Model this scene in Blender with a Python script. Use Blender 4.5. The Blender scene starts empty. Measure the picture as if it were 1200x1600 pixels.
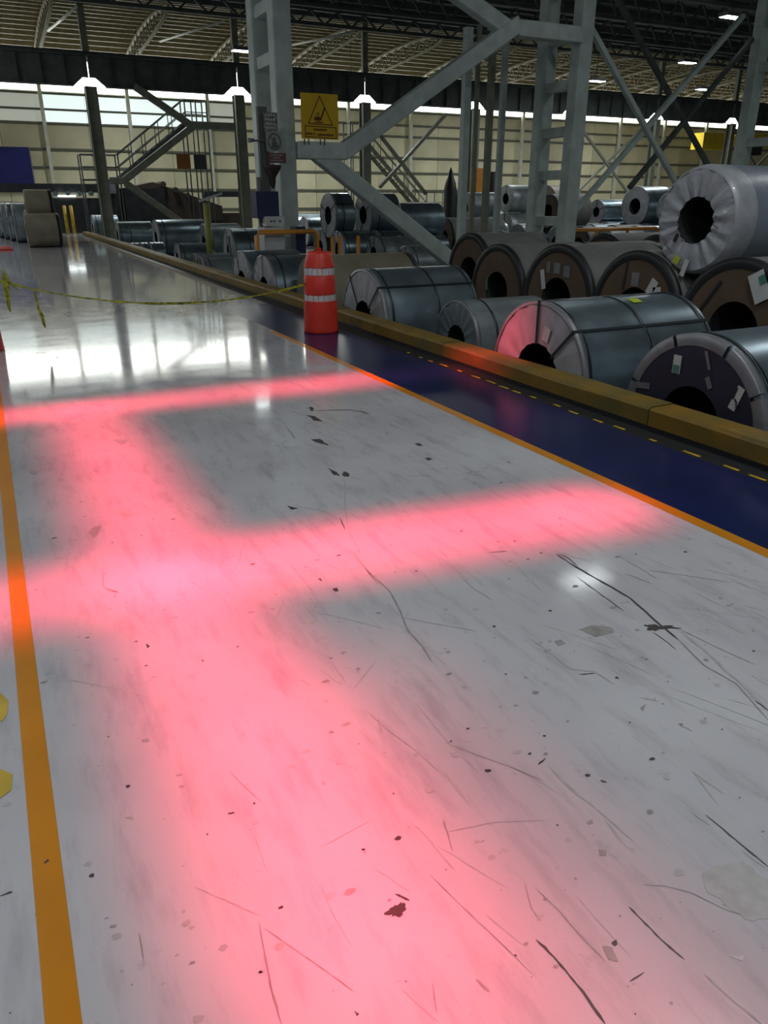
import bpy, bmesh, math, random
from mathutils import Vector, Matrix
S = bpy.context.scene
COL = S.collection
# ------------------------------------------------------------------ camera
PITCH = math.atan(490/1178); YAW = math.atan(637/math.hypot(1178, 490))
cam_d = bpy.data.cameras.new('camera'); cam = bpy.data.objects.new('camera', cam_d); COL.objects.link(cam)
cam.location = (0, 0, 1.6)
cam.rotation_euler = (math.pi/2 - PITCH, 0, -YAW)
cam_d.sensor_fit = 'VERTICAL'; cam_d.sensor_height = 24; cam_d.lens = 24*1178/1600
cam_d.clip_end = 300; cam_d.clip_start = 0.05
S.camera = cam
# ------------------------------------------------------------------ world: dim hall air seen past the open sides
w = bpy.data.worlds.new('world'); S.world = w; w.use_nodes = True
bg = w.node_tree.nodes['Background']; bg.inputs[0].default_value = (0.75, 0.9, 1.0, 1); bg.inputs[1].default_value = 0.08
# ------------------------------------------------------------------ exposure
S.view_settings.view_transform = 'Standard'; S.view_settings.look = 'None'
S.view_settings.gamma = 1; S.view_settings.use_curve_mapping = False
S.view_settings.exposure = 0.0
# ------------------------------------------------------------------ red safety projectors under the crane (narrow beams that draw the red bars), plus added fill beams
def area(name, loc, aim, sx, sy, power, color, spread, roll=None):
    l = bpy.data.lights.new(name, 'AREA'); l.shape = 'RECTANGLE'; l.size = sx; l.size_y = sy
    l.energy = power; l.color = color; l.spread = spread
    o = bpy.data.objects.new(name, l); COL.objects.link(o); o.location = loc
    z = -(Vector(aim) - Vector(loc)).normalized()
    y = Vector(roll if roll else (0, 1, 0)); x = y.cross(z).normalized(); y = z.cross(x)
    o.rotation_euler = Matrix((x, y, z)).transposed().to_euler()
    return o
RED = (1.0, 0.055, 0.105)
RZ = 6.4
SP = math.radians(7)
LP_FAR = 150; LP_NEAR = 125; LP_BAY = 300
# long bar along the aisle, far cross bar (reaches over the kerb on to a coil), near cross bar
area('red_beam_light', (0.47, 3.75, RZ), (0.50, 3.75, 0), 0.42, 5.7, 24.5, RED, SP)
area('red_beam_light', (-2.3, 6.72, RZ), (1.55, 6.52, 0), 4.6, 0.32, 23, RED, SP)
area('red_beam_light', (1.62, 3.10, RZ), (1.62, 3.08, 0), 2.8, 0.42, 17, RED, SP, (0.09, 1, 0))
area('red_beam_light', (-0.3, 3.25, RZ), (-0.3, 3.25, 0), 1.3, 0.40, 4.0, RED, SP)
area('red_beam_light', (0.60, 0.9, RZ), (0.68, 0.9, 0), 0.62, 2.6, 5.2, RED, math.radians(11))  # extra wide beam added for the pink haze low on the aisle
area('red_beam_light', (2.2, 6.75, 2.6), (4.6, 6.2, .25), 0.35, 0.25, 2.4, RED, math.radians(22))  # extra low lamp, not on the crane, added to redden the coil end

# ------------------------------------------------------------------ helpers
def tag(o, label=None, cat=None, group=None, kind=None):
    if label: o['label'] = label
    if cat: o['category'] = cat
    if group: o['group'] = group
    if kind: o['kind'] = kind
    return o
class MB:
    def __init__(s): s.v = []; s.f = []; s.sm = []
    def add(s, vs, fs, smooth=False):
        n = len(s.v); s.v += [tuple(v) for v in vs]; s.f += [tuple(i+n for i in f) for f in fs]; s.sm += [smooth]*len(fs); return s
    def box(s, x0, x1, y0, y1, z0, z1):
        vs = [(x, y, z) for z in (z0, z1) for y in (y0, y1) for x in (x0, x1)]
        return s.add(vs, [(0,2,3,1),(4,5,7,6),(0,1,5,4),(2,6,7,3),(0,4,6,2),(1,3,7,5)])
    def bar(s, p, q, w, h, up=(0,0,1)):
        p = Vector(p); q = Vector(q); d = (q-p).normalized(); up = Vector(up)
        if abs(d.dot(up)) > .98: up = Vector((0,1,0))
        a = d.cross(up).normalized()*w/2; b = a.cross(d).normalized()*h/2
        vs = [c+sa*a+sb*b for c in (p, q) for sa, sb in ((-1,-1),(1,-1),(1,1),(-1,1))]
        return s.add(vs, [(3,2,1,0),(4,5,6,7),(0,1,5,4),(1,2,6,5),(2,3,7,6),(3,0,4,7)])
    def ibeam(s, p, q, w, h, t=.03, up=(0,0,1)):
        p = Vector(p); q = Vector(q); d = (q-p).normalized(); u = Vector(up)
        if abs(d.dot(u)) > .98: u = Vector((0,1,0))
        a = d.cross(u).normalized(); b = a.cross(d).normalized()
        s.bar(p, q, t, h-2*t, up=u)
        for sg in (-1, 1): s.bar(p+b*sg*(h/2-t/2), q+b*sg*(h/2-t/2), w, t, up=u)
        return s
    def tube(s, pts, r, n=8, caps=True):
        P = [Vector(p) for p in pts]; rs = r if isinstance(r, (list, tuple)) else [r]*len(P)
        vs = []; fs = []
        for i, p in enumerate(P):
            d = (P[min(i+1, len(P)-1)] - P[max(i-1, 0)]).normalized()
            u = Vector((0,0,1)) if abs(d.z) < .95 else Vector((1,0,0))
            a = d.cross(u).normalized(); b = d.cross(a).normalized()
            for k in range(n):
                t = 2*math.pi*k/n; vs.append(p + (a*math.cos(t)+b*math.sin(t))*rs[i])
        for i in range(len(P)-1):
            for k in range(n):
                fs.append((i*n+k, (i+1)*n+k, (i+1)*n+(k+1)%n, i*n+(k+1)%n))
        s.add(vs, fs, True)
        if caps:
            m = len(s.v)-len(vs); s.f.append(tuple(m+k for k in range(n))); s.f.append(tuple(m+(len(P)-1)*n+k for k in reversed(range(n)))); s.sm += [False, False]
        return s
    def lathe(s, prof, n=32, axis='z', c=(0,0,0), smooth=True, close=False, a0=0, a1=2*math.pi):
        vs = []; fs = []; full = abs(a1-a0-2*math.pi) < 1e-6; m = n if full else n+1
        for (r, h) in prof:
            for k in range(m):
                t = a0+(a1-a0)*k/n
                if axis == 'z': vs.append((c[0]+r*math.cos(t), c[1]+r*math.sin(t), c[2]+h))
                else: vs.append((c[0]+h, c[1]+r*math.cos(t), c[2]+r*math.sin(t)))
        L = len(prof)
        for i in range(L if close else L-1):
            j = (i+1) % L
            for k in range(n):
                k2 = (k+1) % m
                fs.append((i*m+k, i*m+k2, j*m+k2, j*m+k))
        return s.add(vs, fs, smooth)
    def build(s, name, mat, parent=None, loc=None):
        me = bpy.data.meshes.new(name); me.from_pydata(s.v, [], s.f)
        me.polygons.foreach_set('use_smooth', s.sm)
        me.materials.append(mat); me.update()
        bm = bmesh.new(); bm.from_mesh(me); bmesh.ops.recalc_face_normals(bm, faces=bm.faces); bm.to_mesh(me); bm.free()
        o = bpy.data.objects.new(name, me); COL.objects.link(o)
        if parent: o.parent = parent
        if loc: o.location = loc
        return o
def thing(name, loc, label, cat, group=None, rz=0):
    o = bpy.data.objects.new(name, None); COL.objects.link(o); o.location = loc; o.rotation_euler = (0,0,rz); o.empty_display_size = .1
    return tag(o, label, cat, group)
def inst(src, loc, parent=None, name=None):
    o = src.copy(); COL.objects.link(o); o.location = loc
    if parent: o.parent = parent
    return o
# ------------------------------------------------------------------ materials
def mat(name, col, rough=.5, metal=0.0, var=0.0, scale=4.0, bump=0.0, bscale=30.0, col2=None, emit=None, estr=0, stretch=None, coat=0, spec=.5, detail=5, rnd=0, rvar=0):
    m = bpy.data.materials.new(name); m.use_nodes = True; nt = m.node_tree; N = nt.nodes; L = nt.links
    b = N['Principled BSDF']; b.inputs['Roughness'].default_value = rough; b.inputs['Metallic'].default_value = metal
    b.inputs['Specular IOR Level'].default_value = spec
    if coat: b.inputs['Coat Weight'].default_value = coat; b.inputs['Coat Roughness'].default_value = .06
    c = (*col, 1); b.inputs['Base Color'].default_value = c
    tc = N.new('ShaderNodeTexCoord'); mp = N.new('ShaderNodeMapping'); L.new(tc.outputs['Object'], mp.inputs[0])
    if stretch: mp.inputs['Scale'].default_value = stretch
    if var or col2:
        n = N.new('ShaderNodeTexNoise'); n.inputs['Scale'].default_value = scale; n.inputs['Detail'].default_value = detail
        L.new(mp.outputs[0], n.inputs['Vector'])
        r = N.new('ShaderNodeValToRGB'); r.color_ramp.elements[0].position = .35; r.color_ramp.elements[1].position = .65
        if col2: a, z = col, col2
        else: a = tuple(x*(1-var) for x in col); z = tuple(min(1, x*(1+var)) for x in col)
        r.color_ramp.elements[0].color = (*a, 1); r.color_ramp.elements[1].color = (*z, 1)
        L.new(n.outputs['Fac'], r.inputs[0]); src = r.outputs[0]
        if rvar:
            rr = N.new('ShaderNodeMapRange'); rr.inputs['To Min'].default_value = rough-rvar; rr.inputs['To Max'].default_value = rough+rvar
            L.new(n.outputs['Fac'], rr.inputs[0]); L.new(rr.outputs[0], b.inputs['Roughness'])
        if rnd:
            oi = N.new('ShaderNodeObjectInfo'); mr = N.new('ShaderNodeMapRange'); mr.inputs['To Min'].default_value = 1-rnd; mr.inputs['To Max'].default_value = 1+rnd
            L.new(oi.outputs['Random'], mr.inputs[0]); hv = N.new('ShaderNodeHueSaturation'); L.new(src, hv.inputs['Color']); L.new(mr.outputs[0], hv.inputs['Value']); src = hv.outputs[0]
        L.new(src, b.inputs['Base Color'])
    if bump:
        n2 = N.new('ShaderNodeTexNoise'); n2.inputs['Scale'].default_value = bscale; n2.inputs['Detail'].default_value = 4
        L.new(mp.outputs[0], n2.inputs['Vector'])
        bp = N.new('ShaderNodeBump'); bp.inputs['Strength'].default_value = bump; bp.inputs['Distance'].default_value = .02
        L.new(n2.outputs['Fac'], bp.inputs['Height']); L.new(bp.outputs[0], b.inputs['Normal'])
    if emit: b.inputs['Emission Color'].default_value = (*emit, 1); b.inputs['Emission Strength'].default_value = estr
    return m
M = {}
M['floor'] = None
M['steel'] = mat('grey_green_paint', (.52,.60,.565), .45, var=.12, scale=3, bump=.05)
M['steel_dark'] = mat('dark_girder_paint', (.10,.115,.105), .6, var=.2, scale=2)
M['steel_back'] = mat('olive_grey_paint', (.22,.23,.17), .55, var=.15, scale=3)
M['galv'] = mat('galvanised_steel', (.29,.37,.42), .30, metal=.85, var=.18, scale=2.5, stretch=(1,1,1), rnd=.0, rvar=.06)
M['galv2'] = mat('dull_steel', (.23,.265,.28), .42, metal=.5, var=.2, scale=3)
M['plastic'] = mat('white_wrap', (.36,.375,.41), .38, var=.12, scale=5, bump=.35, bscale=9, coat=.15)
M['greywrap'] = mat('grey_wrap', (.20,.23,.28), .4, var=.1, scale=3, bump=.25, bscale=7)
M['paper'] = mat('grey_paper', (.17,.175,.16), .6, var=.15, scale=3, bump=.15, bscale=6)
M['tan'] = mat('kraft_paper', (.21,.185,.13), .55, var=.12, scale=2.5, bump=.1, bscale=6)
M['card'] = mat('brown_card', (.105,.066,.042), .8, var=.12, scale=3)
M['black'] = mat('black_plastic', (.012,.013,.015), .5, var=.1, bump=.2, bscale=14)
M['strap'] = mat('dark_strap', (.01,.016,.022), .35, var=.1)
M['navy'] = mat('navy_card', (.022,.02,.045), .55, var=.15, scale=3)
M['rim'] = mat('grey_rim', (.22,.22,.24), .4, metal=.3, var=.15, scale=4)
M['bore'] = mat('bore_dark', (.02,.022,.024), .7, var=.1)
M['label'] = mat('white_label', (.55,.56,.55), .6, var=.06, scale=8)
M['green'] = mat('green_print', (.08,.22,.18), .6, var=.05)
M['ygreen'] = mat('lime_mark', (.45,.55,.04), .5, var=.1)
M['ink'] = mat('black_ink', (.02,.02,.02), .6, var=.05)
M['red'] = mat('orange_red_plastic', (.62,.035,.02), .42, var=.1, scale=6, bump=.05)
M['redsheet'] = mat('reflective_sheet', (.62,.60,.60), .35, var=.08, scale=20)
M['yellow'] = mat('yellow_paint', (.50,.33,.02), .5, var=.2, scale=5)
M['orangep'] = mat('orange_paint', (.55,.22,.02), .5, var=.12, scale=4)
M['orangeline'] = mat('orange_floor_line', (.60,.22,.004), .30, var=.08, scale=2, coat=.2)
M['signyel'] = mat('sign_yellow', (.72,.45,.008), .45, var=.06, scale=2)
M['signink'] = mat('sign_brown', (.10,.035,.005), .5, var=.05)
M['tape'] = mat('hazard_tape', (.50,.50,.03), .4, col2=(.10,.10,.02), scale=22)
M['blue'] = mat('blue_floor_paint', (.004,.011,.07), .26, var=.2, scale=1.2)
M['bluesheet'] = mat('blue_sheet', (.012,.016,.14), .5, var=.25, scale=.8)
M['purlin'] = mat('purlin_paint', (.36,.31,.17), .5, var=.15)
M['roofsheet'] = mat('roof_sheet', (.10,.085,.04), .55, var=.2, scale=.6)
M['truss'] = mat('truss_paint', (.30,.27,.17), .55, var=.12)
M['girt'] = mat('girt_paint', (.13,.135,.10), .6, var=.1)
M['wall'] = mat('wall_panel', (.70,.65,.43), .55, var=.12, scale=.5, rnd=.14)
M['wallpost'] = mat('white_post', (.62,.62,.52), .5, var=.08)
M['dark'] = mat('machine_dark', (.02,.022,.025), .5, var=.25, scale=3)
M['brown'] = mat('brown_cover', (.045,.03,.022), .7, var=.2, scale=3)
M['white'] = mat('white_enamel', (.55,.57,.56), .4, var=.05)
M['cabblue'] = mat('cabinet_blue', (.02,.03,.08), .45, var=.1)
M['pit'] = mat('yard_concrete', (.16,.165,.165), .35, var=.25, scale=1.2, bump=.05)
M['wood'] = mat('old_timber', (.07,.05,.035), .8, var=.25, scale=6, stretch=(1,6,6))
M['lamp'] = mat('lamp_diffuser', (.9,.9,.9), .4, emit=(.92,1.0,.98), estr=10)
M['lamp2'] = mat('lamp_diffuser_dim', (.9,.9,.9), .4, emit=(.92,1.0,.98), estr=3)
M['lamph'] = mat('lamp_housing', (.12,.12,.13), .5, var=.05)
M['daylight'] = mat('translucent_strip', (.8,.8,.8), .5, emit=(.96,1.0,.93), estr=5.0)
M['glaze'] = mat('translucent_panel', (.5,.5,.45), .4, emit=(.78,.92,.90), estr=.95)
M['glaze2'] = mat('dim_translucent_panel', (.5,.5,.42), .4, emit=(.85,.9,.78), estr=.28)
M['crane'] = mat('crane_yellow', (.85,.60,.02), .45, var=.08)
M['pipe'] = mat('pale_pipe', (.75,.75,.65), .35, var=.05)  # pale tone standing for light on truss edges
M['md'] = mat('rubber_mark', (.06,.05,.05), .45, var=.2, scale=20)
M['mm'] = mat('scuff_mark', (.30,.28,.28), .35, var=.15, scale=20)
M['ml'] = mat('faint_scuff', (.44,.42,.42), .25, var=.1, scale=20)
# glossy light grey epoxy with clouds of dirt and fine specks
def floor_mat():
    m = mat('grey_epoxy', (.52,.52,.54), .17, spec=.5, coat=.45)
    nt = m.node_tree; N = nt.nodes; L = nt.links; b = N['Principled BSDF']
    tc = N.new('ShaderNodeTexCoord')
    def noise(sc, det, rough=.5, st=(1,1,1), rot=0):
        mp = N.new('ShaderNodeMapping'); mp.inputs['Scale'].default_value = st; mp.inputs['Rotation'].default_value = (0,0,rot)
        n = N.new('ShaderNodeTexNoise'); n.inputs['Scale'].default_value = sc; n.inputs['Detail'].default_value = det; n.inputs['Roughness'].default_value = rough
        L.new(tc.outputs['Object'], mp.inputs[0]); L.new(mp.outputs[0], n.inputs['Vector']); return n.outputs['Fac']
    def ramp(src, p0, p1, c0, c1):
        r = N.new('ShaderNodeValToRGB'); e = r.color_ramp.elements; e[0].position = p0; e[1].position = p1; e[0].color = c0; e[1].color = c1
        L.new(src, r.inputs[0]); return r.outputs[0]
    base = ramp(noise(1.1, 4), .3, .7, (.48,.465,.50,1), (.605,.59,.62,1))
    smear = ramp(noise(2.2, 6, .65, (5,1,1), math.radians(-12)), .50, .78, (1,1,1,1), (.72,.70,.72,1))
    specks = ramp(noise(38, 3, .7), .69, .76, (1,1,1,1), (.72,.70,.70,1))
    blot = ramp(noise(6, 5, .7), .62, .76, (1,1,1,1), (.80,.79,.79,1))
    cur = base
    for k in (smear, specks, blot):
        mx = N.new('ShaderNodeMix'); mx.data_type = 'RGBA'; mx.blend_type = 'MULTIPLY'; mx.inputs[0].default_value = 1
        L.new(cur, mx.inputs[6]); L.new(k, mx.inputs[7]); cur = mx.outputs[2]
    L.new(cur, b.inputs['Base Color'])
    rr = N.new('ShaderNodeMapRange'); rr.inputs['From Min'].default_value = .3; rr.inputs['From Max'].default_value = .7; rr.inputs['To Min'].default_value = .075; rr.inputs['To Max'].default_value = .14
    L.new(noise(3.5, 4), rr.inputs[0]); L.new(rr.outputs[0], b.inputs['Roughness'])
    bp = N.new('ShaderNodeBump'); bp.inputs['Strength'].default_value = .10; bp.inputs['Distance'].default_value = .01
    L.new(noise(1.3, 2, .5, (.6,1.6,1)), bp.inputs['Height']); L.new(bp.outputs[0], b.inputs['Normal'])
    return m
M['floor'] = floor_mat()

SCRATCHES = [([(2.231,2.595,0.006),(2.224,2.481,0.006),(2.231,2.309,0.006),(2.238,2.093,0.006),(2.19,1.879,0.005),(2.168,1.755,0.005)],'d'),
([(2.162,2.351,0.003),(2.146,2.17,0.003),(2.135,2.021,0.003)],'d'),
([(2.222,1.808,0.008),(2.203,1.661,0.007),(2.164,1.538,0.007),(2.145,1.437,0.007),(2.1,1.297,0.006)],'l'),
([(2.168,1.755,0.004),(2.118,1.584,0.004),(2.131,1.452,0.003),(2.056,1.262,0.003)],'m'),
([(2.242,2.589,0.003),(2.255,2.528,0.003),(2.235,2.438,0.003)],'d'),
([(2.12,1.843,0.003),(2.116,1.755,0.002),(2.101,1.698,0.002)],'d'),
([(2.164,5.619,0.008),(2.312,5.568,0.008),(2.437,5.528,0.008),(2.506,5.426,0.008),(2.518,5.332,0.008)],'d'),
([(1.805,5.277,0.007),(1.781,5.1,0.007),(1.756,4.952,0.007)],'m'),
([(1.467,3.476,0.005),(1.427,3.314,0.005)],'d'),
([(1.752,4.062,0.004),(1.528,3.536,0.004),(1.438,3.29,0.003),(1.386,3.057,0.003),(1.37,3.001,0.003)],'l'),
([(1.348,3.036,0.005),(1.33,2.831,0.004),(1.334,2.608,0.004),(1.294,2.441,0.004),(1.251,2.293,0.004),(1.246,2.164,0.004),(1.225,2.053,0.004)],'m'),
([(1.331,2.852,0.004),(1.315,2.684,0.004)],'m'),
([(1.743,2.896,0.006),(1.736,2.787,0.006)],'m'),
([(1.725,2.769,0.005),(1.692,2.6,0.004),(1.678,2.47,0.004),(1.695,2.345,0.004)],'l'),
([(1.942,2.747,0.005),(2.038,2.723,0.005)],'d'),
([(2.111,3.155,0.003),(2.116,3.026,0.003),(2.114,2.934,0.003)],'m'),
([(0.234,3.437,0.003),(0.21,3.236,0.003),(0.222,3.183,0.003),(0.264,3.136,0.003)],'m'),
([(0.224,3.195,0.006),(0.264,3.136,0.006)],'m'),
([(0.636,1.212,0.003),(0.66,1.179,0.003)],'d'),
([(0.308,1.285,0.003),(0.292,1.187,0.003),(0.28,1.109,0.003),(0.276,1.034,0.003)],'m'),
([(0.868,1.37,0.004),(0.851,1.315,0.003),(0.834,1.263,0.003)],'m'),
([(0.786,1.385,0.003),(0.797,1.342,0.003),(0.8,1.279,0.003),(0.806,1.207,0.002)],'l'),
([(0.874,0.954,0.004),(0.883,0.901,0.004),(0.886,0.848,0.004),(0.887,0.806,0.004),(0.883,0.731,0.004)],'d'),
([(1.131,0.924,0.003),(1.133,0.868,0.003),(1.136,0.81,0.003),(1.145,0.761,0.003)],'d'),
([(1.536,1.053,0.004),(1.537,0.972,0.003),(1.537,0.911,0.003),(1.54,0.854,0.003)],'d'),
([(1.157,0.717,0.003),(1.163,0.653,0.003),(1.177,0.584,0.003)],'m'),
([(1.21,0.957,0.002),(1.256,0.928,0.002),(1.299,0.885,0.002),(1.333,0.817,0.002),(1.36,0.784,0.002)],'m'),
([(1.241,1.429,0.004),(1.278,1.442,0.004)],'d'),
([(0.995,0.777,0.003),(1.04,0.779,0.003)],'d'),
([(1.364,1.291,0.004),(1.375,1.276,0.004)],'d'),
([(-0.245,1.645,0.004),(-0.216,1.644,0.004)],'d'),
([(0.046,1.388,0.002),(0.043,1.303,0.002)],'m'),
([(0.386,1.821,0.002),(0.434,1.66,0.002)],'m'),
([(0.336,1.657,0.004),(0.355,1.653,0.004)],'d'),
([(1.655,2.011,0.004),(1.661,1.907,0.004),(1.658,1.79,0.004),(1.729,1.732,0.004),(1.737,1.641,0.003)],'l'),
([(1.668,1.745,0.003),(1.723,1.726,0.004)],'d'),
([(0.695,0.935,0.005),(0.705,0.897,0.005)],'m'),
([(0.604,0.972,0.002),(0.578,0.906,0.002)],'m'),
([(1.277,1.206,0.004),(1.287,1.072,0.003)],'l'),
([(1.272,1.168,0.005),(1.256,1.064,0.005)],'l'),
([(0.533,1.432,0.002),(0.687,1.456,0.002)],'l'),
([(0.885,2.024,0.003),(0.966,2.091,0.003),(1.053,2.163,0.004)],'l'),
([(0.273,9.331,0.007),(0.417,9.302,0.007)],'m'),
([(1.265,1.401,0.005),(1.265,1.282,0.005),(1.278,1.214,0.005)],'l'),
([(1.638,1.2,0.004),(1.648,1.09,0.004)],'l'),
([(1.636,1.185,0.003),(1.601,1.072,0.003)],'l'),
([(0.944,1.094,0.002),(0.914,1.026,0.002),(0.913,0.987,0.002)],'m'),
([(0.92,4.824,0.004),(0.864,4.316,0.004)],'l'),
([(2.063,4.041,0.006),(1.959,3.769,0.006)],'l'),
([(1.608,4.956,0.005),(1.571,4.65,0.004)],'l'),
([(2.32,5.586,0.004),(2.558,5.355,0.004)],'m'),
([(2.206,4.59,0.009),(2.351,4.586,0.009)],'l'),
([(0.857,1.324,0.002),(0.986,1.298,0.002),(1.118,1.241,0.002)],'l'),
([(1.035,1.006,0.002),(1.036,0.926,0.002),(1.041,0.813,0.002)],'l'),
([(1.522,0.919,0.003),(1.529,0.846,0.002)],'l'),
([(1.507,1.078,0.003),(1.517,1.02,0.003)],'l'),
([(1.764,1.544,0.004),(1.807,1.498,0.004)],'l'),
([(0.806,1.06,0.002),(0.838,0.95,0.001)],'l'),
([(0.481,1.326,0.002),(0.474,1.226,0.002),(0.481,1.128,0.001)],'l'),
([(0.379,1.563,0.002),(0.371,1.402,0.002)],'l'),
([(0.285,1.513,0.001),(0.324,1.361,0.001)],'l'),
([(2.106,1.352,0.004),(2.1,1.297,0.004)],'d'),
([(0.818,1.825,0.003),(0.833,1.714,0.003)],'l'),
([(1.051,1.859,0.003),(1.047,1.641,0.003),(1.058,1.473,0.003)],'l'),
([(0.969,1.549,0.006),(0.963,1.377,0.005)],'l'),
([(0.903,1.856,0.003),(0.865,1.732,0.003)],'l'),
]
FLAKES = [([(2.132,1.897),(2.172,1.888),(2.175,1.864),(2.225,1.85),(2.239,1.81),(2.206,1.832),(2.157,1.846),(2.128,1.844),(2.109,1.87)],'d'),
([(2.067,5.514),(2.115,5.468),(2.11,5.283),(2.057,5.35)],'d'),
([(2.191,5.789),(2.198,5.693),(2.152,5.603),(2.143,5.652)],'d'),
([(1.851,4.904),(1.923,4.886),(1.912,4.704),(1.868,4.775)],'d'),
([(1.723,4.252),(1.74,4.175),(1.739,4.082),(1.702,4.127)],'d'),
([(1.753,4.114),(1.787,4.151),(1.813,4.111),(1.777,4.05),(1.749,4.064)],'d'),
([(2.472,4.474),(2.511,4.471),(2.503,4.392),(2.467,4.41)],'d'),
([(2.376,4.157),(2.409,4.155),(2.416,4.107),(2.372,4.099)],'d'),
([(1.269,3.771),(1.292,3.728),(1.311,3.697),(1.269,3.697)],'d'),
([(0.579,5.522),(0.639,5.509),(0.666,5.427),(0.621,5.365)],'m'),
([(0.222,3.879),(0.261,3.934),(0.302,3.951),(0.258,3.808),(0.237,3.792)],'m'),
([(0.394,4.134),(0.444,4.129),(0.484,4.017),(0.43,3.974)],'l'),
([(-0.006,5.06),(0.077,5.06),(0.032,4.947)],'m'),
([(0.585,1.172),(0.613,1.186),(0.635,1.184),(0.649,1.173),(0.634,1.156),(0.618,1.142),(0.61,1.152)],'d'),
([(0.293,2.66),(0.305,2.634),(0.292,2.626)],'d'),
([(-0.14,1.707),(-0.128,1.714),(-0.125,1.704),(-0.138,1.697)],'d'),
([(1.0,0.873),(1.019,0.86),(1.006,0.825),(0.989,0.839)],'m'),
([(1.024,0.868),(1.042,0.87),(1.035,0.859),(1.025,0.858)],'d'),
([(1.87,1.989),(1.939,1.993),(1.998,1.947),(1.983,1.911),(1.891,1.919)],'m'),
([(1.726,1.965),(1.757,1.965),(1.754,1.931),(1.716,1.93)],'m'),
([(1.116,2.75),(1.141,2.751),(1.132,2.716),(1.114,2.718)],'d'),
([(1.094,2.863),(1.107,2.864),(1.103,2.831)],'d'),
([(0.424,0.99),(0.43,0.98),(0.424,0.977)],'d'),
([(1.366,0.916),(1.424,0.917),(1.496,0.897),(1.497,0.84),(1.517,0.808),(1.436,0.746),(1.359,0.765),(1.348,0.83),(1.335,0.878)],'l'),
([(1.217,1.183),(1.24,1.184),(1.234,1.172),(1.218,1.172)],'m'),
([(1.185,1.095),(1.2,1.08),(1.187,1.067),(1.173,1.077)],'m'),
([(0.879,1.495),(0.906,1.493),(0.9,1.472),(0.878,1.475)],'l'),
([(1.026,1.594),(1.054,1.59),(1.05,1.569),(1.024,1.572)],'l'),
([(1.243,0.721),(1.279,0.708),(1.26,0.7)],'l'),
([(0.074,1.772),(0.095,1.77),(0.094,1.754)],'l'),
([(1.757,1.507),(1.723,1.501),(1.715,1.481)],'m'),
([(0.155,4.859),(0.185,4.78),(0.155,4.769)],'m'),
]

# ================================================================== STRUCTURE
PZ = -0.68                                   # storage yard lies below the aisle
fl = tag(MB().box(-16, 4.45, -5, 48.3, -.82, 0).build('floor', M['floor']), kind='structure')
yd = tag(MB().box(4.45, 80, -5, 48.3, PZ-.15, PZ).build('floor', M['pit']), kind='structure')
def paint(name, x0, x1, y0, y1, m, z=.002, t=.0015): return MB().box(x0, x1, y0, y1, z-.002+.0004, z).build(name, m, fl)
paint('painted_line', -.168, -.098, -4, 9.2, M['orangeline'])
paint('painted_line', 3.115, 3.195, -4, 9.6, M['orangeline'])
paint('painted_walkway', 3.195, 4.0, -4, 12.3, M['blue'])
paint('dirt_strip', 4.0, 4.2, -4, 40, M['black'])
dm = MB().box(-.012, .012, -.06, .06, 0, .0012).build('painted_dash', M['yellow'], fl, (4.035, 2.9, .002))
random.seed(5)
y = 3.1
while y < 7.6:
    inst(dm, (4.035+random.uniform(-.012,.012), y, .002), fl).scale = (1, random.uniform(.5, 1.25), 1); y += random.uniform(.2, .36)
for pts in ([(-.30,2.58),(-.22,2.56),(-.198,2.50),(-.205,2.42),(-.22,2.39),(-.30,2.40)], [(-.30,2.15),(-.23,2.14),(-.2,2.10),(-.205,2.03),(-.24,2.005),(-.3,2.01)]):
    MB().add([(x,y,.0022) for x,y in pts], [tuple(range(len(pts)))]).build('paint_patch', M['tape'] if 0 else M['yellow'], fl)
TM = {'d': 'md', 'm': 'mm', 'l': 'ml'}
def ribbon(P, z):
    vs = []; fs = []; n = len(P)
    # densify with jitter
    Q = []
    for i in range(n-1):
        for k in range(4):
            t = k/4; a, b_ = P[i], P[i+1]; Q.append([a[j]+(b_[j]-a[j])*t for j in range(3)])
    Q.append(list(P[-1]))
    for i, q in enumerate(Q):
        d = Vector((Q[min(i+1,len(Q)-1)][0]-Q[max(i-1,0)][0], Q[min(i+1,len(Q)-1)][1]-Q[max(i-1,0)][1])).normalized()
        wd = q[2]*random.uniform(.45, 1.1)*(.25 if i in (0, len(Q)-1) else 1)
        j = q[2]*random.uniform(-.3,.3)
        vs += [(q[0]-d.y*(wd+j), q[1]+d.x*(wd+j), z), (q[0]+d.y*(wd-j), q[1]-d.x*(wd-j), z)]
    for i in range(len(Q)-1): fs.append((2*i, 2*i+1, 2*i+3, 2*i+2))
    return vs, fs
for P, t in SCRATCHES:
    MB().add(*ribbon(P, .0012)).build('scratch', M[TM[t]], fl)
for P, t in FLAKES:
    c = Vector((sum(p[0] for p in P)/len(P), sum(p[1] for p in P)/len(P)))
    pts = []
    for i, p in enumerate(P):
        q = P[(i+1) % len(P)]
        for k in (0, .17, .34, .5, .66, .83):
            v = Vector((p[0]+(q[0]-p[0])*k, p[1]+(q[1]-p[1])*k)); r = (v-c)*(random.uniform(.68, 1.12) if t == 'd' else random.uniform(.93, 1.05)); pts.append((c.x+r.x, c.y+r.y))
    n = len(pts); zt = .0022 if t == 'd' else .0011
    b = MB().add([(x, y, zt) for x, y in pts]+[(x, y, .0004) for x, y in pts], [tuple(range(n))]+[(i, i+n, (i+1)%n+n, (i+1)%n) for i in range(n)])
    b.build('paint_chip' if t == 'd' else 'stain', M[TM[t]], fl)
sp = {'d': MB(), 'l': MB(), 'm': MB()}
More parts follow.
